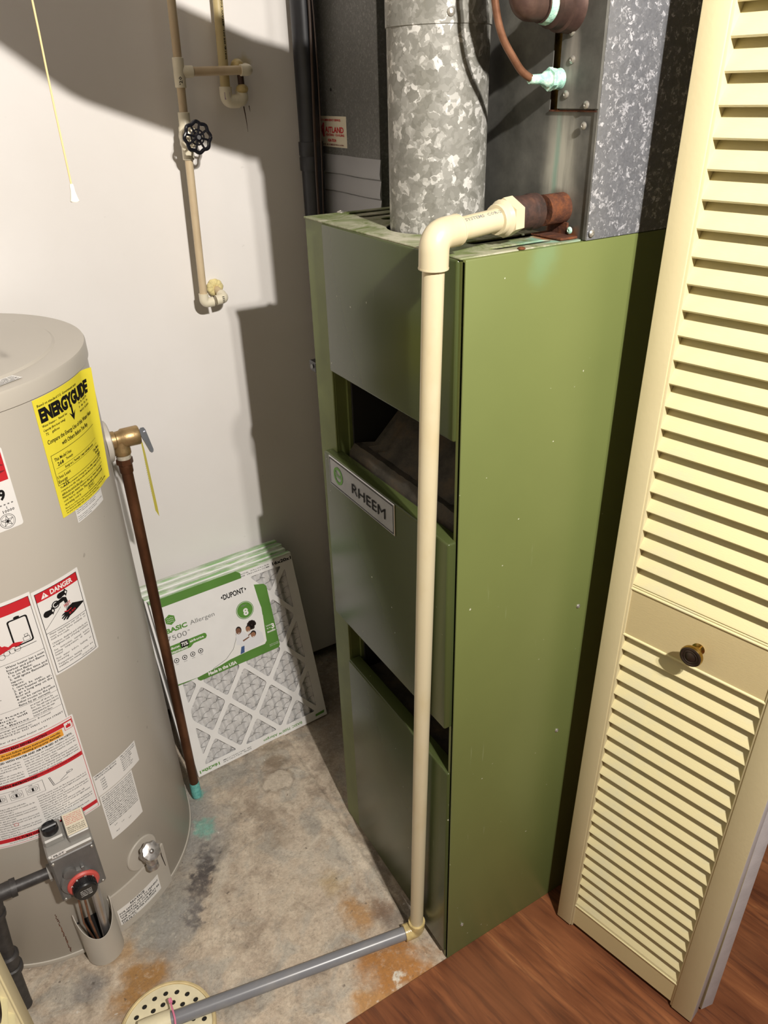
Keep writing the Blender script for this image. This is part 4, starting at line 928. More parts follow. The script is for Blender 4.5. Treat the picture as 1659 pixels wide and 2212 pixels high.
sh = Sheet(plane_fn(MV @ Vector((-.022, .3985, .0732)), t_, up)); sh.rect('paper_white', .0, -.006, .024, .004, h=0); sh.text(E_, 'PILOT', .003, -.0038, .0065, width=.018, bold=.02, h=.0003); sh.emit(gv, names={'paper_white': 'sticker', E_: 'lettering'})
sh = Sheet(plane_fn(MV @ Vector((.0125, .4142, .0595)), t_, -o_)); sh.rect('paper_cream', .0005, .0, .036, .053, h=.0003)
for k in range(6): sh.text(R_, lorem(voc, 18, 60+k), .003, .046-.0042*k, .0036, width=.030, h=.0006)
for k in range(4): sh.text(E_, lorem(voc, 18, 80+k), .003, .017-.0042*k, .0036, width=.030, h=.0006)
sh.emit(gv, names={'paper_cream': 'sticker', R_: 'lettering', E_: 'lettering'})
for a_, b_ in ((-.024, .376), (.044, .376), (.044, .276), (-.024, .276)): part('screw', screw_bm(MV @ Vector((a_, b_, .070)), o_, .0032), 'screw_steel', gv)
# drain valve (round boss + chrome handle)
va = math.radians(-61); vo = Vector((math.cos(va), math.sin(va), 0)); vc = Vector((HC[0], HC[1], .175))+vo*HR
bm = B(); axtube(bm, vc-vo*.012, vc+vo, [(0, .040), (.0128, .0392), (.0145, .0375), (.0162, .020), (.0162, 0)], 40)
dv = setp(part('drain_valve', bm, 'heater_plate', wh), 'beige round boss with chrome hose bib handle')
bm = B(); axtube(bm, vc, vc+vo, [(0, .013), (.022, .013), (.026, .010), (.030, .010)], 20); tube(bm, [vc+vo*.020, vc+vo*.026-Vector((0, 0, .018)), vc+vo*.030-Vector((0, 0, .030))], .0105, 16)
for k in range(4): axtube(bm, vc+vo*.0255-Vector((0, 0, .016+.0035*k)), vc+vo*.030-Vector((0, 0, 1)), [(0, .0118), (.0012, .0125), (.0024, .0118)], 18)
part('spout', bm, 'chrome_worn', dv)
ha = math.radians(-61.5); hub = Vector((HC[0]+(HR+.034)*math.cos(ha), HC[1]+(HR+.034)*math.sin(ha), .204)); hd = Vector((.22, -.68, .70)).normalized()
bm = B(); axtube(bm, vc+vo*.016, hub, [(0, .009), ((hub-vc-vo*.016).length, .008)], 16); part('bonnet', bm, 'chrome_worn', dv)
bm = B(); tx_ = Vector((0, 0, 1)).cross(hd).normalized(); ty_ = hd.cross(tx_); n = 48
rg = []
for (dd, rr, am) in ((-.006, .017, .0), (-.004, .0195, .0013), (.006, .0200, .0013), (.0095, .0175, .0007), (.0105, .012, 0), (.0108, .005, 0), (.0130, .0042, 0), (.0142, .0022, 0), (.0146, .0001, 0)):
    rg.append([bm.verts.new(hub+hd*dd+(tx_*math.cos(2*PI*k/n)+ty_*math.sin(2*PI*k/n))*(rr+am*math.cos(8*2*PI*k/n))) for k in range(n)])
for a, b in zip(rg, rg[1:]):
    for k in range(n): bm.faces.new((a[k], a[(k+1) % n], b[(k+1) % n], b[k]))
bm.faces.new(rg[0][::-1]); part('handle', bm, 'chrome_worn', dv)
bm = B(); q = Vector((HC[0], HC[1], 0)); qa = lambda th, z, r=HR+.002: Vector((HC[0]+r*math.cos(math.radians(th)), HC[1]+r*math.sin(math.radians(th)), z))
tube(bm, [hub+tx_*.018, qa(-54, .165, HR+.012), qa(-53, .115, HR+.006), qa(-52, .075, HR+.004)], .0009, 6); part('wire', bm, 'bronze_dark', wh)
# lid sticker
ls_u = Vector((.84, .53, 0)).normalized(); ls_v = Vector((-.53, .84, 0)).normalized(); sh = Sheet(plane_fn(Vector((-.461, .477, 1.2128))-ls_u*.15, ls_u, ls_v)); sh.rect('paper_white', .0, -.0, .15, .023, h=.0002)
for k in range(4): sh.text(E_, lorem(voc2, 60, 20+k, True), .004, .0165-.005*k, .0042, width=.142, h=.0005)
# on the raised lid edge
sh.emit(wh, 'paper_white', 'lid_sticker', {E_: 'lettering'})
# relief escutcheon
bm = B(); axtube(bm, (HC[0]+HR-.006, .672, 1.003), (1, .672, 1.003), [(0, .040), (.009, .0395), (.011, .036), (.012, .018), (.012, 0)], 36); part('escutcheon', bm, 'heater_plate', wh)

# ------------------------------------------------------------------ relief valve with discharge pipe
rv = thing('relief_valve', 'brass relief valve with long copper discharge pipe on the heater side', 'valve', (-.31, .672, 1.0))
y = .672; zc = 1.003; xp = -.3105
bm = B(); axtube(bm, (-.340, y, zc), (1, y, zc), [(0, .0165), (.012, .0175), (.020, .0170), (.022, .0150), (.030, .0158), (.034, .0185), (.064, .0188), (.066, .0175)], 28)
axtube(bm, (xp, y, zc), (xp, y, 0), [(0, .0150), (.018, .0152), (.022, .0160), (.030, .0160), (.032, .0150)], 26); part('body', bm, 'cast_brass', rv, angle=40)
bm = B(); axtube(bm, (xp, y, zc-.030), (xp, y, 0), [(0, .0145), (.004, .0138), (.008, .0142), (.011, .0135)], 22); part('thread_seal', bm, 'thread_tape', rv)
bm = B(); hexa(bm, (xp, y, zc-.041), (0, 0, -1), .0162, .011); axtube(bm, (xp, y, zc-.051), (xp, y, 0), [(0, .0125), (.004, .0132), (.018, .0130), (.020, .0122)], 22); part('adapter', bm, 'copper_old', rv)
bm = B(); tube(bm, [(xp, y, .952), (xp, y, .5), (xp, .674, .03)], .0111, 22); part('discharge_pipe', bm, 'copper_old', rv)
bm = B(); axtube(bm, (xp, .674, .055), (xp, .674, 0), [(0, .0113), (.006, .0122), (.03, .0128), (.049, .0120)], 18); setp(part('pipe_end', bm, 'verdigris_blue', rv), 'turquoise corroded pipe end near the floor')
bm = B(); M = Matrix.Translation((-.2665, y-.004, zc+.002)) @ Matrix.Rotation(math.radians(-14), 4, 'Y') @ Matrix.Rotation(math.radians(-62), 4, 'Z')
l2 = curve_mesh([[(-.0075, .004), (-.006, .010), (0, .0125), (.006, .010), (.0078, .004), (.0045, -.040), (.002, -.044), (-.002, -.044), (-.0045, -.040)]], extrude=.0009)
merge(bm, l2, M @ Matrix(((0, 0, 1, 0), (1, 0, 0, 0), (0, 1, 0, 0), (0, 0, 0, 1)))); axtube(bm, (-.276, y-.002, zc+.004), (1, y-.002, zc+.004), [(0, .0028), (.014, .0028)], 10); part('lever', bm, 'steel_lever', rv)
sh = Sheet(lambda u, v, h: Vector((-.276+.0035*math.sin(v*18)+v*-.02+u*.38, y-.014+u*.75, zc-.012+v)) + Vector((.75, -.38, 0)).normalized()*h)
sh.poly('paper_yellow', [(0, 0), (.012, -.002), (.024, -.03), (.024, -.150), (.016, -.172), (.0, -.150)], h=0)
for k in range(24): sh.text(E_, lorem(voc, 8, k), .004, -.035-.0046*k, .0036, width=.016, h=.0004)
for b_ in sh.bms.values(): pass
tg = sh.emit(rv, 'paper_yellow', 'tag', {E_: 'lettering'}); tg['label'] = 'yellow warning tag hanging from the lever'

# ------------------------------------------------------------------ gas pipe
gp = thing('gas_pipe', 'dark iron gas pipe with elbow feeding the heater gas valve', 'pipe', (-.75, .38, .2))
LV = lambda t, z, q: MV @ Vector((t, z, q))
bm = B(); tube(bm, [LV(-.024, .322, .036), LV(-.030, .322, .036)], .019, 8); tube(bm, [LV(-.030, .322, .036), LV(-.038, .322, .036)], .016, 8); part('nut', bm, 'valve_light', gp)
bm = B(); tube(bm, [LV(-.030, .322, .036), LV(-.110, .330, .036)], .0108, 20); part('pipe', bm, 'black_iron', gp)
bm = B(); E0, EC, E1 = LV(-.10, .329, .036), LV(-.132, .332, .036), LV(-.137, .29, .036); tube(bm, fillet([E0, EC, E1], .016, 6), .0150, 20)
axtube(bm, E0+(E0-EC).normalized()*-.002, E0+(E0-EC), [(0, .0168), (.010, .0168)], 20); axtube(bm, E1, E1+(E1-EC), [(0, .0168), (.010, .0168)], 20); part('elbow', bm, 'black_iron', gp)
bm = B(); tube(bm, [LV(-.136, .30, .036), LV(-.148, .16, .036)], .0125, 20); part('pipe', bm, 'black_iron', gp)
bm = B(); a_, b_ = LV(-.147, .172, .036), LV(-.151, .120, .036); axtube(bm, a_, b_, [(0, .015), (.004, .0185), (.012, .0185), (.014, .0165), (.036, .0165), (.038, .0200), (.050, .0200), (.053, .017)], 20)
tube(bm, [b_, LV(-.155, .02, .036), LV(-.155, .004, .036)], .0125, 16); part('union', bm, 'black_iron', gp)

# ------------------------------------------------------------------ air filters leaning on the wall
FWd, FH, FT = .393, .503, .0185
def lattice_holes():
    """die cut diamonds clipped to the frame opening, corners rounded"""
    xs, ys = .0610, .0775; m = .0065; L, R_2, Bt, Tp = .026, FWd-.026, .026, FH-.026; out = []
    cx0, cy0 = .0680, .0975
    def clip(poly, f):
        res = []
        for i in range(len(poly)):
            a, b = poly[i], poly[(i+1) % len(poly)]; fa, fb = f(a), f(b)
            if fa >= 0: res.append(a)
            if (fa >= 0) != (fb >= 0):
                t = fa/(fa-fb); res.append((a[0]+(b[0]-a[0])*t, a[1]+(b[1]-a[1])*t))
        return res
    for i in range(-2, 10):
        for j in range(-2, 10):
            if (i+j) % 2 == 0: continue
            cx, cy = cx0+i*xs, cy0+j*ys
            L_ = math.hypot(xs, ys); dx = m*L_/ys; dy = m*L_/xs
            p = [(cx+xs-dx, cy), (cx, cy+ys-dy), (cx-xs+dx, cy), (cx, cy-ys+dy)]
            for f in (lambda q: q[0]-L, lambda q: R_2-q[0], lambda q: q[1]-Bt, lambda q: Tp-q[1]): p = clip(p, f) if p else p
            if len(p) < 3: continue
            q = [p[0]]
            for a in p[1:]:
                if math.hypot(a[0]-q[-1][0], a[1]-q[-1][1]) > .002: q.append(a)
            if math.hypot(q[0][0]-q[-1][0], q[0][1]-q[-1][1]) < .002: q.pop()
            if len(q) < 3: continue
            area = abs(sum(q[k][0]*q[(k+1) % len(q)][1]-q[(k+1) % len(q)][0]*q[k][1] for k in range(len(q)))/2)
            if area < .0004: continue
            r = []
            for k in range(len(q)):
                a, b, c = Vector(q[k-1]), Vector(q[k]), Vector(q[(k+1) % len(q)]); d = min(.008, (a-b).length*.4, (c-b).length*.4)
                p0, p1 = b+(a-b).normalized()*d, b+(c-b).normalized()*d
                for t in (0, .33, .67, 1): v = (1-t)**2*p0+2*t*(1-t)*b+t*t*p1; r.append((v.x, v.y))
            out.append(r)
    return out
LH = lattice_holes()
def make_filter(label, M, front=True):
    """local: x across, y up the filter, z toward the viewer (front face at z=0)"""
    f = thing('air_filter', label, 'air filter', M.translation, 'pleated air filters leaning against the wall')
    inv = M
    def put(name, bm, mats, parent=f, **k):
        bmesh.ops.transform(bm, matrix=inv, verts=bm.verts[:]); return part(name, bm, mats, parent, **k)
    bm = curve_mesh([rrect(0, 0, FWd, FH, .0015, 2)]+(LH if front else []), extrude=.0006)
    bmesh.ops.transform(bm, matrix=Matrix.Translation((0, 0, -.0006)), verts=bm.verts[:])
    for a in ((0, .0012, 0, FH), (FWd-.0012, FWd, 0, FH)): box(bm, a[0], a[1], a[2], a[3], -FT, -.001)
    box(bm, 0, FWd, 0, .0012, -FT, -.001); box(bm, 0, FWd, FH-.0012, FH, -FT, -.001); box(bm, .001, FWd-.001, .001, FH-.001, -FT, -FT+.001)
    put('frame', bm, 'card_white', smooth=False)
    if front:
        bm = B(); NX, NY = 100, 60; g = []
        for i in range(NX+1):
            row = []
            for j in range(NY+1):
                x = .004+(FWd-.008)*i/NX; yy = .004+(FH-.008)*j/NY
                ph = 2*PI*x/.0245; z = -.0070+.0042*math.cos(ph)+.0010*MN.noise(Vector((x*60, yy*45, 0)))+.0012*math.sin(2*PI*yy/.031+PI*round(x/.0245))
                row.append(bm.verts.new((x, yy, min(z, -.0022))))
            g.append(row)
        for i in range(NX):
            for j in range(NY): bm.faces.new((g[i][j], g[i+1][j], g[i+1][j+1], g[i][j+1]))
        put('pleated_media', bm, 'filter_media')
        bm = B(); cw, ch = .0245, .031; w = .00055
        def seg(a, b):
            a = Vector((*a, 0)); b = Vector((*b, 0)); n = (b-a).normalized().cross(Vector((0, 0, 1)))*w
            zz = lambda p: max(-.0130, min(-.0016, -.0060+.0042*math.cos(2*PI*p.x/.0245)))
            vs = [bm.verts.new((q.x, q.y, zz(q))) for q in (a-n, b-n, b+n, a+n)]; bm.faces.new(vs)
        nx, ny = int(FWd/cw), int(FH/ch)
        for i in range(nx+1):
            for j in range(-1, ny+1):
                x = i*cw; yo = (j+(.5 if i % 2 else 0))*ch; pts = [(x, yo), (x+cw*.28, yo+ch*.12), (x+cw, yo+ch*.5-ch*.12), (x+cw, yo+ch*.5)]
                pts2 = [(x, yo), (x+cw*.28, yo-ch*.12), (x+cw, yo-ch*.5+ch*.12)]
                for PP in (pts, pts2):
                    for a, b in zip(PP, PP[1:]):
                        if 0.005 < a[0] < FWd-.005 and .005 < a[1] < FH-.005 and 0.005 < b[0] < FWd-.005 and .005 < b[1] < FH-.005:
                            mid = ((a[0]+b[0])/2, (a[1]+b[1])/2); seg(a, mid); seg(mid, b)
        o = put('wire_mesh', bm, 'wire_grey', smooth=False); o['kind'] = 'stuff'
    # shrink film fold along the top edge with printed sleeve band
    bm = B(); n = 40; pr_ = []
    for i in range(n+1):
        x = FWd*i/n; w1 = .0007*MN.noise(Vector((x*60, M.translation.y*90, 0))); w2 = .0009*MN.noise(Vector((x*40, M.translation.y*90, 4)))
        pr_.append([bm.verts.new((x, FH-.003, .0009)), bm.verts.new((x, FH+.0012+w1, .0006)), bm.verts.new((x, FH+.0016+w2, -FT*.5)), bm.verts.new((x, FH+.0010+w1, -FT))])
    for a, b in zip(pr_, pr_[1:]):
        for k in range(3): bm.faces.new((a[k], b[k], b[k+1], a[k+1]))
    put('film', bm, 'film_green')
    if front:
        O = M @ Vector((0, 0, 0)); ux = (M.to_3x3() @ Vector((1, 0, 0))); uy = (M.to_3x3() @ Vector((0, 1, 0)))
        bmc = curve_mesh([rrect(.002, .4935, .302, FH+.001, .003), ], extrude=.0003); bmc.free()
        # printed card
        sh = Sheet(plane_fn(O, ux, uy)); G = 'print_green'
        sh.poly('sleeve_green', [(.003, .506), (.232, .506), (.243, .497), (.243, .470), (.272, .4535), (.298, .4465), (.3045, .438), (.3030, .264), (.298, .2575), (.072, .2575), (.066, .263), (.066, .2685), (.003, .2690)], h=.0012)
        card = [(.006, .4835)]+[(.258, .4835), (.266, .480), (.270, .472)]+[(.2735+.0, .41), (.2765, .385), (.2690, .290), (.2620, .283), (.1750, .283), (.13, .2755), (.066, .2695), (.006, .2735)]
        sh.poly('card_white', card, h=.0019)
        # photo area under the curved edge
        arc = [(.186+(.052)*0, .283)]
        sh.poly('print_white', [(.123, .2790), (.262, .285), (.269, .293), (.2755, .365), (.262, .352), (.245, .350), (.222, .352), (.198, .358), (.195, .350), (.187, .328), (.175, .308), (.155, .290)], h=.0022)
        arcp = [(.110, .2750), (.150, .2860), (.175, .3050), (.188, .3280), (.196, .3560)]
        for a, b in zip(arcp, arcp[1:]):
            L = math.hypot(b[0]-a[0], b[1]-a[1]); nx, ny = -(b[1]-a[1])/L*.0006, (b[0]-a[0])/L*.0006
            sh.poly('print_grey', [(a[0]-nx, a[1]-ny), (b[0]-nx, b[1]-ny), (b[0]+nx, b[1]+ny), (a[0]+nx, a[1]+ny)], h=.0024)
        # logo text
        K = 'print_black'
        sh.text(K, 'DUPONT', .183, .4440, .0195, width=.058, h=.0024, bold=.015)
        sh.poly(K, [(.1765, .4515), (.1810, .4560), (.1810, .4475)], h=.0024); sh.poly(K, [(.2485, .4515), (.2440, .4560), (.2440, .4475)], h=.0024)
        c8 = (.2310, .3960)
        sh.poly(G, circ(*c8, .0245, 36), h=.0024); sh.poly('print_white', circ(*c8, .0228, 36), holes=[circ(*c8, .0218, 36)], h=.0026)
        sh.text('print_white', '8', c8[0]+.001, c8[1]-.014, .026, width=.014, h=.0027, bold=.03, align='C'); sh.text('print_grey', 'MERV', c8[0], c8[1]+.0115, .006, align='C', h=.0027)
        hx = circ(.0390, .4455, .0140, 6, a0=PI/6); sh.poly(G, hx, h=.0024)
        for k in range(3):
            for q in range(6):
                x0 = .030+q*.003; x1 = x0+.003; f_ = lambda x: .4500-.005*k+.0016*math.sin((x-.03)*700)
                sh.poly('print_white', [(x0, f_(x0)-.0004), (x1, f_(x1)-.0004), (x1, f_(x1)+.0004), (x0, f_(x0)+.0004)], h=.0026)
        sh.text(G, 'BASIC', .0215, .4130, .0165, width=.055, h=.0024, bold=.03); sh.text('print_grey', 'Allergen', .0840, .4130, .0165, width=.066, h=.0024, bold=-.012)
        sh.text('print_grey', '7500', .0180, .3910, .0190, width=.052, h=.0024, bold=-.014); sh.text('print_grey', 'TM', .0725, .4000, .0045, h=.0024)
        sh.poly(G, [(.006, .3790), (.112, .3790), (.1165, .3755), (.1170, .3690), (.1130, .3640), (.0800, .3630), (.0700, .3560), (.006, .3560)], h=.0023)
        sh.poly(K, rrect(.0470, .3630, .0680, .3800, .002), h=.0025); sh.text('print_white', '75%', .0490, .3670, .0130, width=.0170, h=.0027, bold=.02)
        sh.text('print_white', 'Reduces', .0100, .3685, .0092, width=.034, h=.0026, bold=.02); sh.text('print_white', 'airborne', .0710, .3685, .0092, width=.038, h=.0026, bold=.02); sh.text('print_white', 'contaminants', .0080, .3580, .0092, width=.055, h=.0026, bold=.02)
        for k in range(4):
            cx = .0270+k*.0215; sh.poly(K, circ(cx, .3360, .0066, 18), holes=[circ(cx, .3360, .0050, 18)], h=.0024); sh.poly(K, circ(cx, .3360, .0022, 5+k), h=.0024); sh.text('print_grey', ('Dust', 'Smoke', 'Pollen', 'Odor')[k], cx, .3245, .0035, align='C', h=.0024)
        # family picture
        sh.poly('cloth_white', [(.186, .312), (.190, .338), (.199, .346), (.214, .342), (.221, .330), (.238, .336), (.252, .330), (.262, .318), (.262, .292), (.236, .286), (.207, .285), (.203, .300), (.190, .312)], h=.0026)
        for (cx, cy, rx, ry, sk, hr) in ((.2005, .3480, .0068, .0094, 'skin_brown', .0012), (.2270, .3430, .0062, .0084, 'skin_light', .0010), (.2370, .3230, .0066, .0078, 'skin_light', .0014)):
            sh.poly('hair_dark', circ(cx+.0005, cy+hr*1.2, rx+hr, 16, ry+hr*.8), h=.0028); sh.poly(sk, circ(cx-.0006, cy-hr*.8, rx, 16, ry*.92), h=.0030)
            sh.poly('print_white', [(cx-.0035, cy-.0055), (cx+.002, cy-.0055), (cx, cy-.0072), (cx-.002, cy-.0072)], h=.0032)
            for s2 in (-.0030, .0020): sh.poly('hair_dark', circ(cx+s2, cy+.0005, .0008, 6), h=.0032)
        sh.poly('hair_dark', circ(.2385, .3500, .0090, 14), h=.0027)
        for k in range(9): a = k*.62; sh.poly('hair_dark', circ(.2385+.0078*math.cos(a), .3500+.0078*math.sin(a), .0058, 9), h=.0027)
        sh.poly('skin_brown', [(.205, .318), (.224, .322), (.225, .319), (.206, .314)], h=.0031); sh.poly('skin_brown', [(.222, .326), (.230, .330), (.231, .327), (.223, .323)], h=.0031)
        sh.poly('denim', [(.190, .283), (.197, .302), (.206, .302), (.202, .284)], h=.0028)
        sh.text('print_white', 'Lasts', .2770, .3280, .0068, width=.013, h=.0022); sh.text('print_white', 'up to', .2770, .3205, .0068, width=.012, h=.0022); sh.text('print_white', '3', .2905, .3180, .0185, width=.0095, h=.0022, bold=.03)
        sh.text('print_white', 'months', .2765, .3095, .0085, width=.024, h=.0022, bold=.03)
        sh.text('print_white', 'Made in the USA', .0950, .2625, .0125, width=.080, h=.0022, bold=.03)
        for k in range(2): sh.text('print_white', 'Scan for more details', .2740, .2740-.004*k, .003, width=.026, h=.0022)
        cd_ = sh.emit(f, 'sleeve_green', 'label_card', {'card_white': 'white_panel', 'print_white': 'white_print', G: 'green_print', 'print_grey': 'lettering', K: 'lettering', 'cloth_white': 'family_photo', 'skin_brown': 'family_photo', 'skin_light': 'family_photo', 'hair_dark': 'family_photo', 'denim': 'family_photo'})
        cd_['label'] = 'green and white product card with family picture'
        # frame print
        sh = Sheet(plane_fn(O, ux, uy))
        sh.text(K, '16x20x1', .3350, FH-.0175, .0120, width=.056, h=.0005, bold=.02)
        for k in range(2): sh.text(K, ('ACTUAL   15.70 x 19.70 x .75 IN', 'SIZE   398.8 x 500.4 x 19.0 MM')[k], .243, FH-.0120-.006*k, .0045, width=.082, h=.0005)
        up_ = Sheet(plane_fn(M @ Vector((FWd, 0, 0)), -ux, uy))
        dn2_ = Sheet(plane_fn(M @ Vector((FWd, .022, 0)), -ux, -uy))
        dn2_.text(G, '16x20x1', FWd-.062, .0060, .0120, width=.056, h=.0005, bold=.02)
        for k in range(2): dn2_.text(K, ('ACTUAL   15.70 x 19.70 x .75 IN', 'SIZE   398.8 x 500.4 x 19.0 MM')[k], FWd-.155, .0120-.0055*k, .0042, width=.082, h=.0005)
        dn2_.text(G, 'BASIC 7500™ Allergen', .080, .0060, .0105, width=.120, h=.0005); dn2_.poly(G, [(.006, .004), (.035, .006), (.036, .013), (.008, .012)], h=.0005)
        sh.emit(f, names={K: 'lettering'}); dn2_.emit(f, names={K: 'lettering', G: 'lettering'})
    return f
TH = math.radians(74.5); BLp = Vector((-.2864, .7312, .0)); uxf = Vector((.3918, .0236, 0)).normalized()
back = Vector((-uxf.y, uxf.x, 0)); upf = back*math.cos(TH)+Vector((0, 0, 1))*math.sin(TH); nf = uxf.cross(upf)
LAB = ['pleated air filter with green and white product card, front of the leaning stack', 'air filter directly behind the one with the card, only its edges showing', 'third air filter from the front of the leaning stack, only edges showing', 'rearmost air filter of the leaning stack, touching the white wall']
for i in range(4):
    O = BLp+back*(.0208*i)+uxf*(-.003*(i % 2)-.002*i)+Vector((0, 0, .001+.0028*i if i else .001))
    M = Matrix((uxf, upf, nf)).transposed().to_4x4(); M.translation = O
    make_filter(LAB[i], M, front=(i == 0))

# ------------------------------------------------------------------ pipes on the wall
wp = thing('water_pipe', 'tan plastic water pipe with black handwheel valve on the back wall', 'pipe', (-.02, .925, 1.4))
PA = [(-.009, .925, 1.726), (-.009, .925, 2.45)]; ax = Vector((-.020, .925, 0))
xz = lambda z: -.0135-(1.63-z)*.034
AP = lambda z: Vector((xz(z), .925, z))
bm = B(); tube(bm, [AP(2.45), AP(1.61)], .0082, 16); part('pipe', bm, 'cpvc_tan', wp)
bm = B(); tube(bm, [AP(1.61), AP(1.50)], .0082, 16); part('pipe', bm, 'cpvc_tan', wp)
bm = B(); tube(bm, [AP(1.50), AP(1.168)], .0082, 16); part('pipe', bm, 'cpvc_tan', wp)
bm = B(); axtube(bm, AP(1.634), AP(1.583), [(0, .0100), (.001, .0108), (.050, .0108), (.051, .0100)], 22); axtube(bm, AP(1.610), AP(1.610)+Vector((1, 0, 0)), [(0, .009), (.010, .0108), (.026, .0108), (.027, .0100)], 20); tee = part('tee', bm, 'cpvc_fitting', wp)
sh = Sheet(lambda u, v, h: AP(1.592)+Vector((math.sin(u/.0109-.25)*(.0110+h), -math.cos(u/.0109-.25)*(.0110+h), v)))
sh.text('print_black', "'20", .0035, -.004, .0085, width=.014, h=.0002, bold=0, rot=PI/2); sh.emit(tee, names={'print_black': 'marker_writing'})
bm = B(); tube(bm, [AP(1.610)+Vector((.02, 0, 0)), Vector((.121, .925, 1.611))], .0082, 16); part('pipe', bm, 'cpvc_tan', wp)
bm = B(); elbow(bm, (.0, .925, 1.611), (.130, .925, 1.611), (.130, .98, 1.618), .0105, .017); part('elbow', bm, 'cpvc_fitting', wp)
bm = B(); tube(bm, [(.130, .935, 1.611), (.130, .984, 1.613)], .0082, 14); part('pipe', bm, 'cpvc_tan', wp)
vz = 1.498; vq = AP(vz)
bm = B(); axtube(bm, AP(1.541), AP(1.455), [(0, .0105), (.001, .0115), (.024, .0115), (.028, .0135), (.058, .0135), (.062, .0115), (.085, .0115), (.086, .0105)], 24); axtube(bm, vq, vq+Vector((.10, -1, 0)), [(0, .016), (.016, .018), (.018, .020), (.024, .020), (.026, .017), (.034, .015), (.036, .010), (.040, .008)], 26); valve_ = setp(part('valve_body', bm, 'cpvc_fitting', wp), 'cream valve body')
vd = Vector((.10, -1, 0)).normalized(); hubc = vq+vd*.054
bm = B(); axtube(bm, vq+vd*.035, vq+vd, [(0, .004), (.022, .004)], 12); part('stem', bm, 'brass', wp)
bm = B(); tx_ = Vector((-vd.y, vd.x, 0)); tx_ = tx_ if tx_.x > 0 else -tx_; n = 64; rings = []
for k in range(n+1):
    a = 2*PI*k/n; rr = .0262+.0016*math.cos(8*a); rings.append(hubc+(tx_*math.cos(a)+up*math.sin(a))*rr)
tube(bm, rings, .0036, 10, caps=False)
axtube(bm, hubc-vd*.005, hubc+vd, [(0, .0085), (.008, .0080), (.010, .0055)], 20)
r2 = [hubc+(tx_*math.cos(2*PI*k/32)+up*math.sin(2*PI*k/32))*.0135 for k in range(33)]; tube(bm, r2, .0015, 8, caps=False)
for k in range(8):
    a = 2*PI*(k+.5)/8+.12; dr = tx_*math.cos(a)+up*math.sin(a); tube(bm, [hubc+dr*.006, hubc+dr*.0255], [.0026, .0021], 8)
hw = part('handwheel', bm, 'black_gloss', wp); hw['label'] = 'glossy black scalloped handwheel'
bm = B(); hexa(bm, hubc+vd*.004, vd, .0042, .003); part('nut', bm, 'steel', hw)
e0 = AP(1.167)
bm = B(); elbow(bm, AP(1.3), e0, e0+Vector((1, 0, .03)), .0105, .020); part('elbow', bm, 'cpvc_fitting', wp)
e1 = e0+Vector((.047, -.001, .004))
bm = B(); elbow(bm, e0, e1, e1+Vector((0, 1, .25)), .0108, .019); part('elbow', bm, 'cpvc_fitting', wp)
bm = B(); tube(bm, [e1, e1+Vector((0, .06, .015))], .0082, 14); part('pipe', bm, 'cpvc_tan', wp)
sh = Sheet(lambda u, v, h: e1+Vector((-.016+u, -math.cos(v/.0108)*(.0110+h), math.sin(v/.0108)*(.0110+h))))
for k in range(5): sh.rect('print_black', .008, -.009+.0035*k, .013, -.0075+.0035*k, h=0)
sh.emit(wp, names={'print_black': 'marker_writing'})
bm = B(); n = 20
for i in range(9):
    a = 2*PI*i/9; bmesh.ops.create_icosphere(bm, subdivisions=2, radius=.0085+.002*random.random(), matrix=Matrix.Translation(e1+Vector((.010*math.cos(a)-.002, .050, .016+.010*math.sin(a)))))
part('foam_seal', bm, 'foam', wp)
# second pipe
w2 = thing('water_pipe', 'yellowed plastic water pipe with printed lettering dropping behind the horizontal branch', 'pipe', (.09, .955, 1.6))
bxz = lambda z: Vector((.0875+(z-1.58)*.03, .955, z))
bm = B(); tube(bm, [bxz(2.45), bxz(1.575)], .0098, 16); part('pipe', bm, 'cpvc_yellow', w2)
sh = Sheet(lambda u, v, h: bxz(1.79-u)+Vector((math.sin(.30-v/.0098)*(.0100+h), -math.cos(.30-v/.0098)*(.0100+h), 0)))
sh.text('print_black', 'POTABLE WATER  CTS HOT WATER  100 PSI @180F', -.03, -.003, .0055, width=.19, h=.0, bold=.01); sh.emit(w2, names={'print_black': 'lettering'})
bm = B(); elbow(bm, bxz(1.8), bxz(1.556), bxz(1.556)+Vector((1, 0, 0)), .0125, .026); elb = part('elbow', bm, 'cpvc_fitting', w2)
sh = Sheet(lambda u, v, h: bxz(1.566)+Vector((math.sin(u/.0126-.1)*(.0128+h), -math.cos(u/.0126-.1)*(.0128+h), v))); sh.rect('label_purple', -.006, -.006, .006, .007, h=0); sh.emit(elb, names={'label_purple': 'label'})
q0 = bxz(1.556)+Vector((.0365, 0, .002))
bm = B(); elbow(bm, bxz(1.556), q0, q0+Vector((0, .1, .3)), .0125, .019); part('elbow', bm, 'cpvc_fitting', w2)
bm = B(); tube(bm, [q0, q0+Vector((.0, .002, .06))], .0065, 12); part('stub', bm, 'copper_brown', w2)
bm = B(); bmesh.ops.create_uvsphere(bm, u_segments=18, v_segments=12, radius=.0125, matrix=Matrix.Translation(q0+Vector((0, -.001, .020))) @ Matrix.Scale(.75, 4, (0, 0, 1)))
bmesh.ops.create_uvsphere(bm, u_segments=18, v_segments=12, radius=.0145, matrix=Matrix.Translation(q0+Vector((-.002, .006, .060)))); part('glue_bulb', bm, 'adhesive', w2)
bm = B()
tube(bm, [q0+Vector((0, .0, -.012)), q0+Vector((.004, .004, -.035)), q0+Vector((.007, .008, -.060))], [.0014, .0009, .0003], 6); tube(bm, [q0+Vector((.012, 0, -.011)), q0+Vector((.014, .002, -.022))], [.0009, .0003], 6)
part('drip', bm, 'copper_brown', w2)

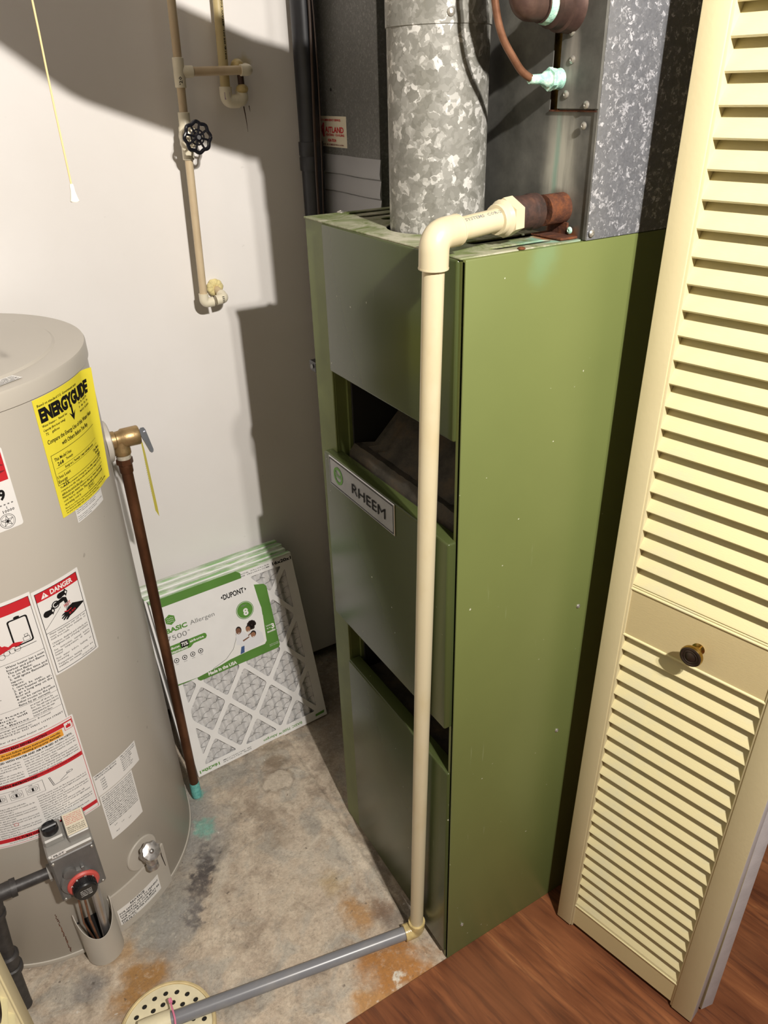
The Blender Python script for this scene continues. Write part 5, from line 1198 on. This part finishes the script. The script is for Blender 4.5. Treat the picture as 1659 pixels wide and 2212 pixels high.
# ------------------------------------------------------------------ pull cord
pc = thing('pull_cord', 'thin tan lamp pull cord with white tip hanging before the wall', 'cord', (-.400, .10, 1.5))
ct_ = [Vector((-.4000-.001*(k/30)+.0003*math.sin(k*1.3), .10, 2.45-(2.45-1.501)*k/30)) for k in range(31)]
bm = B(); tube(bm, ct_, .0009, 8); part('cord', bm, 'cord_tan', pc)
bm = B(); axtube(bm, ct_[-1]+Vector((0, 0, .002)), ct_[-1]-Vector((0, 0, 1)), [(0, .0016), (.0025, .0021), (.006, .0022), (.011, .0032), (.0152, .0044), (.016, .0040)], 14); part('tip', bm, 'cord_tip', pc)

# ------------------------------------------------------------------ floor drain
fd = thing('floor_drain', 'round cream floor drain grate full of holes under the grey pipe', 'drain', (-.542, .170, .0))
DC = (-.542, .170)
holes = []
for r_, n_, a0 in ((.0705, 20, 3.5), (.0508, 16, 15), (.0350, 11, 5), (.018, 6, 0)):
    for k in range(n_): a = math.radians(a0+360*k/n_); holes.append(circ(DC[0]+r_*math.cos(a), DC[1]+r_*math.sin(a), .0051, 14))
bm = curve_mesh([circ(*DC, .0855, 72)]+holes, extrude=.0022); bmesh.ops.transform(bm, matrix=Matrix.Translation((0, 0, .0008)), verts=bm.verts[:]); part('grate', bm, 'drain_cream', fd, smooth=False)
bm = B(); prof = [(.0858, -.004), (.0862, .0040), (.0885, .0048), (.0925, .0030), (.0935, -.004)]; n = 72; rg = []
for (r_, z_) in prof: rg.append([bm.verts.new((DC[0]+r_*math.cos(2*PI*k/n), DC[1]+r_*math.sin(2*PI*k/n), z_)) for k in range(n)])
for a, b in zip(rg, rg[1:]):
    for k in range(n): bm.faces.new((a[k], b[k], b[(k+1) % n], a[(k+1) % n]))
part('rim', bm, 'drain_rim', fd)
bm = B(); axtube(bm, (DC[0], DC[1], -.0025), (DC[0], DC[1], 1), [(0, .0855), (.0004, .0855)], 48); part('basin', bm, 'shade_black', fd)

# ------------------------------------------------------------------ louvered doors
def louver_door(name, label, a, d, n, lean, knob=True, slat_names=True, mirror=False, zt=2.02, end_grey=True, slats=True):
    """a: foot point of the inner edge of the first stile, d: along the door, n: outward face normal"""
    D = thing(name, label, None, (a[0], a[1], 0), kind='structure')
    d = Vector((*d, 0)).normalized(); n = Vector((*n, 0)).normalized(); dz = (Vector((0, 0, 1))+d*lean).normalized()
    Mx = Matrix((d, n, dz)).transposed().to_4x4(); Mx.translation = Vector((a[0], a[1], 0))   # local s, depth(out), z
    flip = Mx.to_3x3().determinant() < 0
    T = .028
    def put(nm, bm, mats, parent=D, **k):
        bmesh.ops.transform(bm, matrix=Mx, verts=bm.verts[:]); return part(nm, bm, mats, parent, **k)
    z0 = .010; S1 = .222
    for (s0, s1, bead) in ((-.037, -.004, 1), (S1+.004, S1+.044, -1)):
        bm = B(); box(bm, s0, s1, -T, 0, z0, zt, .0015, seg=2)
        b0 = s1 if bead == 1 else s0
        bb = (b0-.0035, b0+.004) if bead == 1 else (b0-.004, b0+.0035)
        box(bm, min(bb), max(bb), -T, -.0022, z0, zt, .0016, seg=2)
        if end_grey:
            bm.faces.ensure_lookup_table()
            for f in bm.faces:
                if f.normal.x*(-bead) > .9 and abs(f.calc_center_median().x-(s0 if bead == 1 else s1)) < .003: f.material_index = 1
        put('stile', bm, ['door_stile', 'primer_grey'], angle=30)
    for (za, zb) in ((.018, .0790), (.8010, .8890), (zt-.10, zt)):
        bm = B(); box(bm, -.004, S1+.004, -T+.002, -.0042, za, zb, .001); put('rail', bm, 'door_rail')
        for zz in ((zb+.001,) if za < .5 else ((zb+.0012, za-.0012) if za < 1 else (za-.0012,))):
            bm = B(); tube(bm, [(-.002, -.0042, zz), (S1+.002, -.0042, zz)], .0024, 10)
            if zz > za: tube(bm, [(-.002, -.0052, zz+.0044), (S1+.002, -.0052, zz+.0044)], .0020, 10)
            put('bead', bm, 'door_slat')
    if slats:
        zs = [.1185+.0325*k for k in range(-1, 21)]; zs = [z for z in zs if z > .08 and z < .79]+[.8967+.0325*k for k in range(0, 31)]
        zs = [z for z in zs if z < zt-.12]
        me = None
        for z in zs:
            if me is None:
                bm = B(); prof = [(-.0045, .0), (-.0030, .0022), (-.0040, .0052), (-.0235, .0345), (-.0262, .0345), (-.0262, .0305), (-.0075, .0)]
                va = [bm.verts.new((-.006, p, q)) for p, q in prof]; vb_ = [bm.verts.new((S1+.002, p, q)) for p, q in prof]
                for k in range(len(prof)): bm.faces.new((va[k], va[(k+1) % len(prof)], vb_[(k+1) % len(prof)], vb_[k]))
                bm.faces.new(va[::-1]); bm.faces.new(vb_)
                bmesh.ops.transform(bm, matrix=Mx.to_3x3().to_4x4(), verts=bm.verts[:])
                sl_ = finish('slat', bm, 'door_slat'); me = sl_.data; sl_.parent = D; sl_.location = dz*z
            else:
                sl_ = bpy.data.objects.new('slat', me); COL.objects.link(sl_); sl_.parent = D; sl_.location = dz*z
    if knob:
        ks, kz = .1170, .838; p = Mx @ Vector((ks, -.0050, kz))
        bm = B(); axtube(bm, p, p+n, [(0, .0085), (.002, .0095), (.004, .0060), (.014, .0058), (.017, .0120), (.021, .0165), (.0255, .0170), (.0275, .0160)], 32); kb = part('knob', bm, 'brass', D)
        bm = B(); axtube(bm, p+n*.0270, p+n, [(0, .0162), (.0012, .0158), (.0020, .0135), (.0008, .0115), (.0018, .0095), (.0006, .0080), (.0020, .0060), (.0030, .0035), (.0032, 0)], 32); part('knob_face', bm, 'bronze_dark', kb)
    return D
LN = .0155/1.6
louver_door('door_1', 'cream louvered folding door panel with brass knob at the right', (.256, -.090), (.223, -.975), (-.975, -.223), LN)
louver_door('door_2', 'folded louvered door panel behind the front right one, grey edge showing', (.399, -.083), (-.18, -.984), (-.984, .18), 0.0, knob=False)
louver_door('door_3', 'cream louvered door edge with brass knob at the lower left corner', (-.6885, -.082), (-.075, -.997), (.997, -.075), 0.0)
